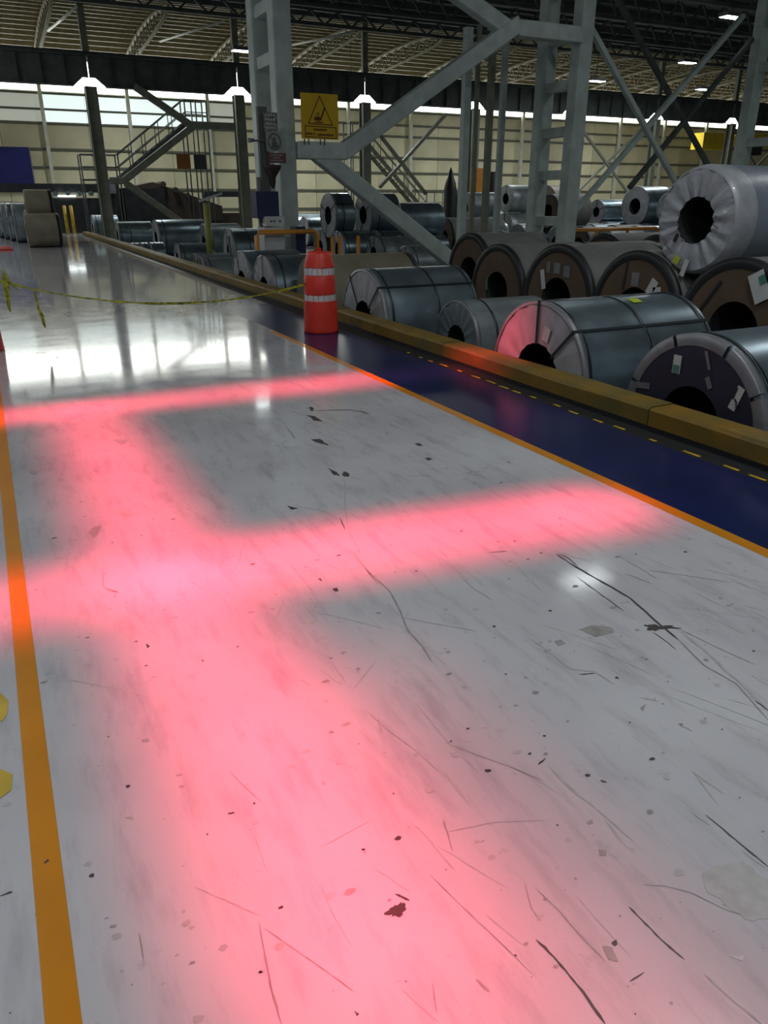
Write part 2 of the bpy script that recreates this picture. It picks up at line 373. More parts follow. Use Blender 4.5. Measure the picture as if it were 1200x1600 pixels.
for i in range(1500):
    x = random.uniform(-.9, 3.1); y = random.uniform(.7, 9) if i % 3 else random.uniform(.7, 4); r = random.choice((.0015,.002,.003,.004,.007)); k = random.choice('dmmlll'); e = random.uniform(1, 3); a = random.uniform(0, 3.1)
    if k == 'd': r *= .8
    pts = [(x+math.cos(q)*r*e*random.uniform(.6,1.2), y+math.sin(q)*r*random.uniform(.6,1.2)*1.5, .0010) for q in [j*1.05 for j in range(6)]]
    sp[k].add(pts, [tuple(range(6))])
for i in range(170):       # long thin tyre drags running down the aisle
    x = random.uniform(.2, 3.0); y = random.uniform(.8, 6); L_ = random.uniform(.05, .4); a = random.gauss(math.radians(105), .35); ww = random.uniform(.0006, .003)
    P = [(x+math.cos(a)*L_*k+random.uniform(-.004,.004), y+math.sin(a)*L_*k, ww) for k in (0,.33,.66,1)]
    sp[random.choice('llm')].add(*ribbon(P, .0009))
for k in sp: tag(sp[k].build('floor_grit', M[TM[k]], fl), kind='stuff')
# kerb
kb = tag(MB().box(4.2, 4.45, -5, 40, .0, .035).build('trim_1', M['black']), kind='structure')
def kerb_block(L_):
    b = MB(); x0, x1 = 4.195, 4.455
    prof = [(x0, .035), (x0, .145), (x0+.02, .17), (x1-.02, .175), (x1, .15), (x1, .035)]
    n = len(prof); segs = 6; vs = []
    for s_ in range(segs+1):
        yy = .006+(L_-.012)*s_/segs
        for x, z in prof: vs.append((x+random.uniform(-.004,.004), yy, z+(random.uniform(-.006,.006) if z > .1 else 0)))
    fs = [(s_*n+i, s_*n+(i+1)%n, (s_+1)*n+(i+1)%n, (s_+1)*n+i) for s_ in range(segs) for i in range(n)] + [tuple(range(n)), tuple(segs*n+i for i in reversed(range(n)))]
    return b.add(vs, fs)
M['kerb'] = mat('kerb_yellow', (.21,.115,.006), .6, var=.3, scale=3, bump=.1, col2=(.12,.09,.018))
k0 = kerb_block(3).build('kerb_block', M['kerb'], kb, (0,-5,0))
for i in range(1, 15): inst(k0, (0, -5+3*i, 0), kb)
# back wall: rows of panels between girts, posts, light strip
wall = tag(MB().box(-16, 80, 48.32, 48.5, PZ, 8.4).build('wall_back', M['girt']), kind='structure')
rows = [(PZ,1.0),(1.04,2.05),(2.12,3.1),(3.2,4.0),(4.1,5.25),(5.35,5.92),(5.98,6.66)]
PX0 = 3.9-4.4*4; PROTO = {}
for (z0, z1) in rows:
    pm = None
    n = 43
    for i in range(n):
        x = PX0 + i*2.2
        lit = z0 > 5 and -2 < x < 14
        if lit:
            gk = ('glaze' if 2.2 < x < 11 or x < 0 else 'glaze2'); key = (gk, z0)
            if key not in PROTO: PROTO[key] = MB().box(.012, 2.188, 48.255, 48.32, z0, z1).build('translucent_panel', M[gk], wall, (x,0,0))
            else: inst(PROTO[key], (x,0,0), wall)
        elif pm is None: pm = MB().box(.012, 2.188, 48.25, 48.32, z0, z1).build('wall_panel', M['wall'], wall, (x,0,0))
        else: inst(pm, (x,random.uniform(-.02,.0),0), wall)
for zg in (1.02, 2.085, 3.15, 4.05, 5.3, 5.95, 6.70): MB().box(-16, 80, 48.12, 48.25, zg-.05, zg+.05).build('girt', M['girt'], wall)
post0 = MB().box(-.09, .09, 47.9, 48.12, PZ, 8.3).build('wall_post', M['wallpost'], wall, (PX0,0,0))
for i in range(1, 21): inst(post0, (PX0+4.4*i, 0, 0), wall)
s0 = MB().box(.1, 4.3, 48.15, 48.3, 6.82, 8.25).build('light_strip', M['daylight'], wall, (PX0,0,0))
for i in range(1, 20): inst(s0, (PX0+4.4*i, 0, 0), wall)
# roof, far bay: shallow arch with purlins
def rz(y): return 8.35 + .95*math.sin(math.pi*(48.4-y)/16.5)**.8
ys = [48.4-12.6*i/14 for i in range(15)]
b = MB(); vs = []; 
for y in ys: vs += [(-16, y, rz(y)), (80, y, rz(y))]
b.add(vs, [(2*i, 2*i+1, 2*i+3, 2*i+2) for i in range(14)])
vs2 = [(x, y, z+.06) for x, y, z in vs]; b.add(vs2, [(2*i, 2*i+1, 2*i+3, 2*i+2) for i in range(14)])
roof = tag(b.build('ceiling', M['roofsheet']), kind='structure')
pp = MB().box(-16, 80, -.05, .05, -.22, -.02).build('purlin', M['purlin'], roof, (0, 48.0, rz(48.0)))
for i in range(1, 17): y = 48.0-.75*i; inst(pp, (0, y, rz(y)), roof)
# near bays: dark roof with purlins
rf2 = tag(MB().box(-16, 80, -5, 35.9, 9.0, 9.1).build('ceiling', M['steel_dark']), kind='structure')
pq = MB().box(-16, 80, -.06, .06, -.25, 0).build('purlin', M['steel_dark'], rf2, (0, 35.2, 9.0))
for i in range(1, 22): inst(pq, (0, 35.2-1.5*i, 9.0), rf2)
for k, (yy, zb) in enumerate([(33.5, 8.1), (29.5, 7.9), (25.5, 7.7), (21.5, 7.5)]):
    t = thing('roof_girder', (-10, yy, zb), 'dark lattice girder under the near roof, %s behind the grey columns' % ['farthest', 'third', 'second', 'first'][k], 'roof girder', 'dark lattice roof girders')
    MB().box(0, 85, -.09, .09, 0, .12).build('bottom_chord', M['steel_dark'], t); MB().box(0, 85, -.09, .09, 8.62-zb, 8.74-zb).build('top_chord', M['steel_dark'], t)
    wb = MB(); hh = 8.65-zb
    for q in range(70): wb.bar((1.2*q,0,.06), (1.2*q+.6,0,hh), .07, .07); wb.bar((1.2*q+.6,0,hh), (1.2*q+1.2,0,.06), .07, .07)
    tag(wb.build('web', M['steel_dark'], t), kind='stuff')
# curved roof trusses of the far bay
def truss_parts(root):
    N_ = 14; Y0, Y1 = 48.0, 36.2
    def top(t): y = Y0+(Y1-Y0)*t; return Vector((0, y, rz(y)-.26))
    def bot(t): y = Y0+(Y1-Y0)*t; return Vector((0, y, rz(y)-.30-.75*math.sin(math.pi*min(1,t*1.0))**.6))
    a = MB(); c = MB(); w_ = MB()
    for i in range(N_):
        a.bar(top(i/N_), top((i+1)/N_), .12, .09); c.bar(bot(i/N_), bot((i+1)/N_), .12, .08)
    for i in range(N_):
        w_.bar(bot(i/N_), top((i+.5)/N_), .05, .05); w_.bar(top((i+.5)/N_), bot((i+1)/N_), .05, .05)
    a.build('top_chord', M['truss'], root); c.build('bottom_chord', M['truss'], root); tag(w_.build('web', M['truss'], root), kind='stuff')
ORD = ['first','second','third','fourth','fifth','sixth','seventh','eighth','ninth','tenth','eleventh','twelfth','thirteenth','fourteenth']
tr = None
for i in range(0, 14):
    x = 3.9+4.4*i
    t_ = thing('roof_truss', (x, 0, 0), 'arched lattice roof truss over the far crane girder, %s of its row from the left' % ORD[i], 'roof truss', 'arched roof trusses of the far bay')
    if tr is None: truss_parts(t_); tr = t_
    else:
        for ch in list(tr.children): inst(ch, (0,0,0), t_)
for k, (p, q) in enumerate([((8.72,40.3,8.2),(10.16,34.8,8.2)), ((3.96,40,8.2),(4.57,34.8,8.2)), ((14.39,38.4,8.2),(15.72,34.6,8.2))]):
    o = MB().tube([p, q], .05, 8).build('ceiling_pipe', M['pipe'])  # pale bars put where truss edges catch the light
    tag(o, ['long pale pipe under the roof, left of the tall grey post', 'pale pipe under the roof at the far left of the picture', 'pale pipe under the roof above the yellow warning sign'][k], 'pipe', 'pale pipes under the far roof')

# ================================================================== CRANE RUNWAYS AND COLUMNS
def girder(name, y, z0, z1, xs, mt, label, notch=.32):
    t = thing(name, (xs[0], y, z0), label, 'girder', None)
    x0 = xs[0]
    for a, b_ in zip(xs[:-1], xs[1:]):
        w_ = MB(); a0 = a-x0+.02; b0 = b_-x0-.02; h = z1-z0
        prof = [(a0, notch), (a0+.22, notch), (a0+.6, 0), (b0-.6, 0), (b0-.22, notch), (b0, notch), (b0, h), (a0, h)]
        vs = [(x, -.03, z) for x, z in prof]+[(x, .03, z) for x, z in prof]; n = 8
        w_.add(vs, [tuple(range(n)), tuple(n+i for i in reversed(range(n)))]+[(i, i+n, (i+1)%n+n, (i+1)%n) for i in range(n)])
        w_.build('web_plate', mt, t)
        f = MB().box(a0+.6, b0-.6, -.2, .2, 0, .035); f.build('bottom_flange', mt, t)
        MB().box(a0, b0, -.25, .25, h-.05, h).build('top_flange', mt, t)
        nst = 7
        for i in range(1, nst): MB().box(a0+(b0-a0)*i/nst-.012, a0+(b0-a0)*i/nst+.012, -.17, -.03, .035, h-.05).build('stiffener', mt, t)
    MB().box(0, xs[-1]-x0, -.05, .05, h, h+.12).build('rail', mt, t)
    return t
BX = [4.84-.0+6.07*k for k in range(-3, 12)]
girder('crane_girder', 36, 5.72, 6.82, BX, M['steel_dark'], 'long dark riveted crane girder crossing the whole hall before the pale back wall')
for i, x in enumerate(BX):
    if not (0 < x < 60): continue
    t = thing('column', (x, 36, PZ), '', 'column', 'columns under the far crane girder')
    lab = {1:'olive steel column left of the far stair tower'}
    w_ = .46
    MB().box(-w_/2, w_/2, -.16, -.13, 0, 6.4).build('flange', M['steel_back'], t); MB().box(-w_/2, w_/2, .13, .16, 0, 6.4).build('flange', M['steel_back'], t)
    MB().box(-.02, .02, -.13, .13, 0, 6.4).build('web', M['steel_back'], t)
    MB().box(-w_/2, -w_/2+.02, -.3, -.1, 0, 6.4).build('side_plate', M['steel_back'], t)
    MB().box(-.13, .13, -.1, .1, 7.62, 9.55).build('upper_post', M['steel_back'], t)
    MB().box(-.35, .35, -.3, .3, 0, .04).build('base_plate', M['steel_back'], t)
    t['label'] = ['olive steel column at the left, beside the blue-grey machine', 'olive steel column right of the far zigzag stair', 'olive steel column behind the yellow warning sign', 'olive steel column behind the thin hanging posts', 'olive steel column seen between the legs of the middle laced column', 'olive steel column left of the yellow crane, inside the crossed bracing', 'olive steel column just left of the yellow crane', 'olive steel column farther right behind the big white coil', 'olive steel column beyond the right edge of the view', 'olive steel column at the far right end of the runway'][min(9, i-3)]
# ---- near row: laced columns
CX = [6.42, 14.62, 22.85]
def laced(x, label, zs):
    t = thing('laced_column', (x, 18.6, PZ), label, 'column', 'laced columns of the near row')
    H_ = 8.75-PZ
    for dy in (-.72, .72):
        b = MB(); b.box(-.21, .21, dy-.19, dy+.19, 0, H_)
        o = b.build('leg', M['steel'], t)
        m = o.modifiers.new('bevel', 'BEVEL'); m.width = .035; m.segments = 2
    for z in zs: MB().box(-.13, .13, -.53, .53, z-PZ-.12, z-PZ+.12).build('batten', M['steel'], t)
    MB().box(-.4, .4, -1.05, 1.05, 0, .04).build('base_plate', M['steel'], t)
    return t
laced(CX[0], 'grey laced steel column behind the traffic drum, carrying small signs', [.6, 1.5, 4.45, 5.45, 6.6, 7.8])
laced(CX[1], 'grey laced steel column in the middle of the coil yard, with open rungs', [1.0, 2.2, 3.27, 4.38, 5.5, 6.6, 7.8])
laced(CX[2], 'grey laced steel column rising behind the big white wrapped coil', [1.2, 3.27, 5.4, 6.6, 7.8])
def brace(label, segs, w_, h, mt, root, group=None, nm='brace', cat='brace'):
    t = thing(nm, root, label, cat, group)
    for (n, p, q) in segs:
        k_ = {'stub': 1, 'top_stub': .97, 'upper_diagonal': .93, 'lower_diagonal': .86, 'back_diagonal': .8}.get(n, 1)
        o = MB().bar(Vector(p)-Vector(root), Vector(q)-Vector(root), w_*k_, h).build(n, mt, t)
        if h > .2: m = o.modifiers.new('bevel', 'BEVEL'); m.width = .03; m.segments = 2
    return t
yb = 17.7
brace('broad grey zigzag brace between the drum-side column and the middle column', [('stub', (6.63,yb,2.6), (7.82,yb,2.6)), ('upper_diagonal', (7.75,yb,2.58), (12.45,yb,5.5)), ('top_stub', (12.4,yb,5.4), (14.4,yb,5.4)), ('back_diagonal', (12.3,yb,5.3), (8.2,yb,7.0)), ('lower_diagonal', (7.12,yb,2.56), (11.65,yb,PZ+.2))], .36, .36, M['steel'], (6.63,yb,2.6))
brace('thin grey crossed braces right of the middle column, near plane', [('diagonal', (14.85,17.9,5.66), (18.7,17.9,1.9)), ('diagonal', (20.4,18.0,6.4), (14.9,18.0,1.2))], .14, .12, M['steel'], (14.85,17.9,1.2))
brace('thin grey crossed braces right of the middle column, far plane', [('diagonal', (22.55,19.4,6.2), (18.2,19.4,1.9)), ('diagonal', (16.6,19.5,7.2), (22.3,19.5,1.9))], .14, .12, M['steel_dark'], (17,19.4,1.9))
brace('olive zigzag brace beside the far stair, under the far girder', [('stub', (5.1,35.7,2.28), (5.75,35.7,2.28)), ('upper_diagonal', (5.6,35.7,2.25), (8.8,35.7,4.45)), ('top_stub', (8.7,35.7,4.48), (10.6,35.7,4.48)), ('back_diagonal', (8.75,35.7,4.42), (6.5,35.7,5.8)), ('lower_diagonal', (5.7,35.7,2.2), (7.9,35.7,.6))], .3, .27, M['steel_back'], (5.1,35.7,2.28))
brace('olive crossed braces behind the grey zigzag brace', [('diagonal', (21.2,35.7,5.4), (17.6,35.7,2.1)), ('diagonal', (17.4,35.75,4.6), (20.2,35.75,1.8))], .16, .14, M['steel_back'], (17.6,35.7,2.1))
brace('slim olive crossed braces beneath the far girder, right of the middle laced column', [('diagonal', (29.2,35.7,5.4), (33.8,35.7,1.6)), ('diagonal', (34.2,35.75,5.4), (29.4,35.75,1.6))], .12, .11, M['steel_back'], (29.2,35.7,1.6))
brace('slim olive crossed braces beneath the far girder, beside the yellow crane', [('diagonal', (41.2,35.7,5.4), (45.8,35.7,1.6)), ('diagonal', (46.2,35.75,5.4), (41.4,35.75,1.6))], .12, .11, M['steel_back'], (41.2,35.7,1.6))
for i, (x, r, lab) in enumerate([(12.5,.1,'widest of the hanging posts, nearest the grey zigzag brace'), (12.85,.05,'thin dark hanging post, second from the left'), (13.3,.08,'olive hanging post, third from the left'), (13.72,.075,'pale hanging post under the brace stub, nearest the middle column')]):
    z1 = 5.2+.1*i
    t = thing('hanger_post', (x, 20, PZ), lab, 'post', 'vertical posts left of the middle laced column')
    MB().box(-r, r, -r, r, 0, z1-PZ+.6).build('shaft', M['steel' if i in (0,3) else 'steel_back'], t); MB().box(-r*2, r*2, -r*2, r*2, 0, .03).build('base_plate', M['steel_back'], t)

# ================================================================== COILS
random.seed(11)
def sidering(r0, r1, n, x0, amp, ph, rings=5, freq=19, dome=0):
    b = MB(); vs = []; fs = []
    rnd = [random.uniform(.3, 1.3) for _ in range(n)]
    for j in range(rings+1):
        u = j/rings; r = r0+(r1-r0)*u
        for k in range(n):
            t = 2*math.pi*k/n
            fold = math.sin(t*freq+ph+.7*math.sin(3*t+ph))*rnd[k]*(1-.45*u)
            vs.append((x0-amp*(fold+.6*random.uniform(-1,1)*u)-dome*math.sin(math.pi*u), r*math.cos(t), r*math.sin(t)))
    for j in range(rings):
        for k in range(n): fs.append((j*n+k, j*n+(k+1)%n, (j+1)*n+(k+1)%n, (j+1)*n+k))
    return b.add(vs, fs, True)
def coil(label, X, Y, zc, R, L_, style='silver', seg=44, straps=(), radial=(), group=None, r=None, cat='steel coil', crude=False):
    r = r or R*.42
    t = thing('steel_coil', (X+L_/2, Y, zc-R), label, cat, group)
    o = (-L_/2, 0, R)
    body = {'silver':'galv', 'dull':'galv2', 'kraft':'paper', 'tan':'tan', 'blue':'galv', 'white':'greywrap', 'paper':'paper', 'bright':'galv'}[style]
    e = R*.035
    if style == 'white':
        prof = [(r, .012), (R*.86, .012), (R*.95, .04), (R, .13), (R*1.0, .16), (R, L_-.1), (R*.95, L_), (r, L_)]
    else: prof = [(r, .012), (R-e*.4, .012), (R, .012+e*.4), (R, L_-e*.5), (R-e*.5, L_), (r, L_)]
    MB().lathe(prof, seg, 'x', o, True).build('body', M[body], t)
    ob = t.children[-1]; 
    md = ob.modifiers.new('split', 'EDGE_SPLIT'); md.split_angle = math.radians(40)
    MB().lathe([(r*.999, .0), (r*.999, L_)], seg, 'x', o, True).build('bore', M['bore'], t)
    def lbl(name, y, z, w_, h, ang, m, x=-.014, parent=t):
        c, s_ = math.cos(ang), math.sin(ang); vs = []
        for xx in (x, x+.004):
            for dy, dz in ((-w_/2,-h/2),(w_/2,-h/2),(w_/2,h/2),(-w_/2,h/2)):
                vs.append((o[0]+xx, y+dy*c-dz*s_, o[2]+z+dy*s_+dz*c))
        return MB().add(vs, [(0,1,2,3),(7,6,5,4),(0,4,5,1),(1,5,6,2),(2,6,7,3),(3,7,4,0)]).build(name, m, parent)
    if style in ('silver', 'bright', 'dull'):
        fm = M['plastic'] if style != 'dull' else M['galv2']
        sh = sidering(r*.97, R*.985, 96 if not crude else 32, -.004, .009 if not crude else .006, random.uniform(0, 6), 5 if not crude else 2, 17 if not crude else 9)
        sh.v = [(v[0]+o[0], v[1], v[2]+R) for v in sh.v]; sh.build('end_wrap' if style != 'dull' else 'end_face', fm, t)
        MB().lathe([(R*.96, -.012), (R*1.008, -.012), (R*1.008, .05), (R, .05)], seg, 'x', o).build('edge_ring', M['rim'], t)
    elif style == 'white':
        sh = sidering(r*.96, R*.93, 144, .0, .012, 1.3, 8, 15, .01)
        sh.v = [(v[0]+o[0], v[1], v[2]+R) for v in sh.v]; sh.build('end_wrap', M['plastic'], t)
        MB().lathe([(R*.925, -.004), (R*.985, .03), (R*1.006, .10), (R*1.006, .30)], seg, 'x', o).build('outer_cuff', M['plastic'], t)
    elif style == 'kraft' or style == 'paper':
        MB().lathe([(r, -.004), (R*.87, -.004)], seg, 'x', o).build('end_card', M['card' if style == 'kraft' else 'paper'], t)
        MB().lathe([(R*.86, -.010), (R*.93, -.022), (R*1.004, -.012), (R*1.008, .06), (R*1.001, .07)], seg, 'x', o).build('edge_ring', M['black'], t)
    elif style == 'tan':
        MB().lathe([(r, -.004), (R*.97, -.004)], seg, 'x', o).build('end_card', M['tan'], t)
        MB().lathe([(R*1.004, L_-.12), (R*1.006, L_-.02), (R*.9, L_+.004)], seg, 'x', o).build('edge_ring', M['black'], t)
    elif style == 'blue':
        MB().lathe([(r, -.006), (R*.885, -.006)], seg, 'x', o).build('end_card', M['navy'], t)
        gaps = [-.5, .35, 1.2, 1.98, 2.62, 3.6, 4.4]
        for a, b_ in zip(gaps, gaps[1:]+[gaps[0]+2*math.pi]):
            MB().lathe([(R*.875, -.010), (R*1.0, -.012), (R*1.01, .0), (R*1.01, .05)], 12, 'x', o, a0=a+.025, a1=b_-.025).build('edge_ring', M['rim'], t)
    for sx in straps:
        MB().lathe([(R*1.002, sx-.016), (R*1.012, sx-.016), (R*1.012, sx+.016), (R*1.002, sx+.016)], seg, 'x', o, close=True).build('strap', M['strap'], t)
    for a in radial:
        b = MB(); c, s_ = math.cos(a), math.sin(a); rr = R*1.014
        tx = (-s_*.014, c*.014)
        vs = []
        for (x, q) in ((L_-.02, rr), (-.022, rr), (-.026, r*.96), (.15, r*.94)):
            for sg in (-1, 1): vs.append((o[0]+x, q*c+sg*tx[0], o[2]+q*s_+sg*tx[1]))
            for sg in (-1, 1):
                q2 = q-.006; x2 = x+.006 if x < .1 else x
                vs.append((o[0]+x2, q2*c+sg*tx[0], o[2]+q2*s_+sg*tx[1]))
        fs = []
        for i in range(3):
            A = i*4; B = A+4; fs += [(A,A+1,B+1,B),(A+2,B+2,B+3,A+3),(A,B,B+2,A+2),(A+1,A+3,B+3,B+1)]
        fs += [(0,2,3,1),(12,13,15,14)]
        b.add(vs, fs).build('strap', M['strap'], t)
    return t, lbl

P_ = math.pi
# --- row beside the kerb
tA, lb = coil('navy-faced steel coil with grey rim just behind the kerb at the right edge', 4.62, 4.0, -.0, .67, 1.7, 'blue', 64, (.10,), ())
def A_(y, z): return (y-4.0, z+.0)
f = lb('data_label', *A_(4.18,.42), .075, .14, 0, M['label']); lb('green_print', *A_(4.18,.385), .06, .06, 0, M['green'], -.018, f); 
f = lb('arrow_label', *A_(3.60,.28), .062, .18, .32, M['label'])
lb('arrow_print', *A_(3.615,.315), .014, .09, .25, M['ink'], -.018, f); lb('arrow_print', *A_(3.598,.262), .035, .012, .9, M['ink'], -.018, f); lb('letter_print', *A_(3.578,.216), .030, .008, .32, M['ink'], -.018, f); lb('letter_print', *A_(3.585,.235), .03, .008, .32, M['ink'], -.018, f)
lb('tape_piece', *A_(3.90,.50), .024, .14, -.42, M['rim']); lb('tape_piece', *A_(3.86,.34), .04, .09, -.5, M['rim']); lb('tape_piece', *A_(4.50,.19), .15, .05, -.12, M['rim'])
tB, lb = coil('shiny strapped coil with pleated white end, lit half red by the light bar', 4.5, 5.76, .02, .70, 1.62, 'bright', 64, (.06, .80, 1.55), (2.36, 1.55), r=.33)
lb('tag_label', -.12, .42, .09, .13, .3, M['label'])
b = MB().box(-.06, .06, -.045, .045, 0, .004).build('lime_sticker', M['ygreen'], tB); b.location = (.15, -.19, .70+.68); b.rotation_euler = (-(.28)+math.radians(0)+.56, 0, .1)
tC, lb = coil('small plain grey coil between two strapped coils behind the kerb', 5.3, 8.5, -.13, .52, 1.22, 'dull', 48, (.30,), ())
tD, lb = coil('strapped silver coil with white wrapped end, right of the traffic drum', 4.5, 9.65, .02, .70, 1.45, 'bright', 56, (.12, .82, 1.38), (2.35, .95))
tT, lb = coil('long tan paper-wrapped coil behind the traffic drum', 4.95, 12.8, .01, .69, 1.9, 'tan', 48, (), ())
coil('greenish paper-wrapped coil with crumpled white end, left of the tan coil', 4.6, 14.3, -.03, .65, 1.3, 'silver', 40, (.2,), (1.6,))
coil('small crumpled white-ended coil beside the kerb, left of the greenish coil', 4.6, 15.75, -.03, .65, 1.2, 'silver', 40, (), (1.2,))
# --- kraft row
tF, lb = coil('brown-card coil, leftmost of the card-ended row, at the foot of the grey brace', 8.3, 12.95, .25, .74, 1.5, 'kraft', 48)
lb('paper_label', .55, -.0, .07, .22, 0, M['card'])
tG, lb = coil('brown-card coil with a white tag on its right rim, second of the card-ended row', 7.4, 10.68, .19, .73, 1.6, 'kraft', 48)
lb('paper_label', -.62, -.12, .12, .2, -.1, M['label']); lb('paper_label', .28, .1, .05, .2, 0, M['paper'])
tH, lb = coil('brown-card coil with three faded labels, third of the card-ended row', 7.4, 9.14, .2, .79, 1.6, 'kraft', 56)
lb('paper_label', .33, .28, .09, .28, -.25, M['label']); lb('paper_label', .02, .46, .14, .15, 0, M['rim']); lb('paper_label', -.2, .43, .14, .16, 0, M['rim']); lb('paper_label', .22, .46, .08, .16, 0, M['paper'])
tI, lb = coil('brown-card coil with a torn white label, left under the big white coil', 7.4, 7.56, .22, .77, 1.6, 'kraft', 56)
lb('paper_label', .02, .42, .13, .17, 0, M['rim']); lb('torn_label', -.28, .35, .12, .2, .5, M['label']); lb('torn_label', -.38, .2, .13, .32, -.1, M['label']); lb('strap', .2, .48, .03, .42, .1, M['black'])
tJ, lb = coil('brown-card coil with a white folded paper, right under the big white coil', 7.4, 6.0, .2, .80, 1.6, 'kraft', 56)
lb('folded_paper', -.27, .52, .2, .32, -.5, M['label'], -.03); lb('folded_print', -.3, .6, .08, .09, -.5, M['green'], -.036); lb('strap', .37, .35, .04, .45, .6, M['black'])
# stacked white one
tE, lb = coil('big white-wrapped coil lying on top of the card-ended row at the right', 7.5, 6.85, 1.36, .60, 1.9, 'white', 80, (), (), r=.27)
lb('lime_sticker', .17, -.45, .09, .09, .4, M['ygreen'], -.035); lb('paper_label', .03, -.53, .07, .2, .3, M['label'], -.035); lb('print', -.33, .04, .08, .02, .4, M['rim'], -.03); lb('print', -.33, -.06, .08, .02, .4, M['rim'], -.03); lb('torn_hole', .23, -.2, .05, .1, .5, M['ink'], -.03); lb('tape_piece', .38, -.28, .02, .28, -.85, M['rim'], -.03)
# second card row behind: grey paper bodies
for i, (y, r_) in enumerate([(5.0,.74),(6.55,.76),(8.12,.77),(9.70,.77),(11.25,.74)]):
    coil(['grey paper coil in the second row, hidden behind the folded-paper coil', 'grey paper coil in the second row, behind the torn-label coil', 'grey paper coil in the second row, behind the gap of the two labelled coils', 'grey paper coil in the second row, behind the three-label coil', 'grey paper coil in the second row, behind the white-tag coil', 'grey paper coil farther back, left of the middle laced column', 'grey paper coil at the back of the second row before the laced column'][i], 9.6, y, PZ+r_+.07, r_, 1.6, 'kraft', 36)
for i, (y, r_) in enumerate([(7.2,.78),(8.8,.78),(10.4,.76),(12.0,.78),(13.6,.76)]):
    coil(['grey paper coil in the third row, nearest the big white coil', 'grey paper coil in the third row, second behind the big white coil', 'grey paper coil in the third row, behind the orange rail end', 'grey paper coil in the third row, under the orange rail', 'grey paper coil in the third row, at the foot of the middle laced column'][i], 12.2, y, PZ+r_+.05, r_, 1.6, 'kraft', 32)
# --- left far group beside the kerb
def c2(label, X, Y, zc, R, L_, st='silver', straps=(.15,), radial=(1.7, .9)): return coil(label, X, Y, zc, R, L_, st, 30, straps, radial, crude=True)
c2('shiny coil half hidden behind the kerb, just left of the far olive column', 4.75, 40.7, .28, .60, 1.15, 'bright')
c2('narrow shiny coil at the kerb right of the far olive column', 5.45, 38, .02, .62, 1.5, 'bright', (.1,.5))
c2('long bright coil left of the lime post', 6.25, 33.2, .07, .74, 1.95, 'bright', (.25,1.7))
c2('tiny coil with bright bore at the kerb, leftmost of three', 4.75, 30.4, -.28, .38, .3)
c2('tiny coil with bright bore at the kerb, middle of three', 5.12, 30.4, -.28, .38, .25)
c2('tiny coil with bright bore at the kerb, right of three', 5.45, 30.4, -.28, .38, .5)
c2('low silver coil between the long bright coil and the kerb', 5.5, 26.0, -.2, .46, 1.1)
c2('blue-grey coil behind the white strapped coil', 7.2, 29.2, .05, .70, 1.3, 'dull')
c2('white-ended strapped coil standing left of the small signs', 6.9, 24.8, .03, .70, 1.25, 'bright', (.5,), (1.2,))
c2('flat grey coil in front of the lime post', 5.2, 22.3, -.25, .42, 1.4, 'dull')
c2('flat grey coil beside the kerb behind the crumpled one', 4.7, 19.6, -.2, .46, 1.15, 'dull')
# --- middle back group
for i, (x, y) in enumerate([(10.9,25.4),(10.9,27.02),(12.3,25.4),(12.3,27.02)]):
    c2(['lower white-ended coil under the left bored coil, front', 'lower white-ended coil under the left bored coil, back', 'lower white-ended coil under the right bored coil, front', 'lower white-ended coil under the right bored coil, back'][i], x, y, PZ+.63, .62, 1.2)
c2('stacked coil with large dark bore, left of the pair behind the drum', 10.9, 26.2, 1.05, .73, .72, 'silver', (.3,), (2.6, .5, -1.2))
c2('stacked coil with large dark bore, right of the pair behind the drum', 12.25, 26.2, 1.05, .73, 1.15, 'silver', (.3,), (2.6, .5, -1.2))
c2('bright stacked coil seen through the far stair rails', 13.7, 27.45, .75, .70, 2.3, 'bright', (.1,))
c2('lower coil carrying the bright stacked coil, front', 13.8, 26.55, -.18, .49, 2.0, 'bright')
c2('lower coil carrying the bright stacked coil, back', 13.8, 28.35, -.18, .49, 2.0, 'bright')
c2('pale grey coil low behind the orange bollards', 11.4, 23.6, -.1, .56, 1.75, 'dull')
c2('blue-grey coil low behind the grey brace foot', 10.6, 19.9, -.16, .52, 1.3, 'dull')
c2('white-ended coil behind the white cabinet, far back', 14.4, 37.8, .05, .70, 1.3)
c2('white-ended coil far back, right beside the blue cabinet top', 17.0, 40.3, .05, .70, 1.3)
c2('dark-ended coil left of the card-ended row, below the rubble', 16.8, 28.2, .1, .78, 2.6, 'kraft', (), ())
c2('low crumpled coil behind the foot of the brace', 15.2, 24.2, -.1, .56, 1.5, 'dull')
# --- right back group
n_ = 0
LAB = ['nearest', 'second', 'third', 'fourth', 'fifth', 'sixth', 'seventh', 'eighth']
for xi, (x, nm) in enumerate([(23.2, 'left'), (26.3, 'right')]):
    for j in range(6):
        y = 24.2+1.3*j
        c2('lower back-yard coil, %s file, %s from the middle laced column' % (nm, LAB[j]), x, y, PZ+.64, .63, 1.5, 'paper' if j % 2 else 'silver', (), (1.6,))
c2('brown-ended stacked coil framed between the legs of the middle column', 23.2, 30.05, 1.30, .86, 1.5, 'tan', (), ())
c2('teal-wrapped stacked coil with crumpled bore end, left of the big white coil', 26.2, 27.45, 1.27, .83, 1.5, 'silver', (), ())
c2('small white-ended stacked coil, left of the teal-wrapped one', 26.3, 30.05, 1.0, .55, 1.5, 'silver', (), (1.57, .4, 2.7))
c2('dull stacked coil nearest the viewer in the back yard', 26.2, 25.5, 1.21, .62, 1.6, 'dull', (), ())
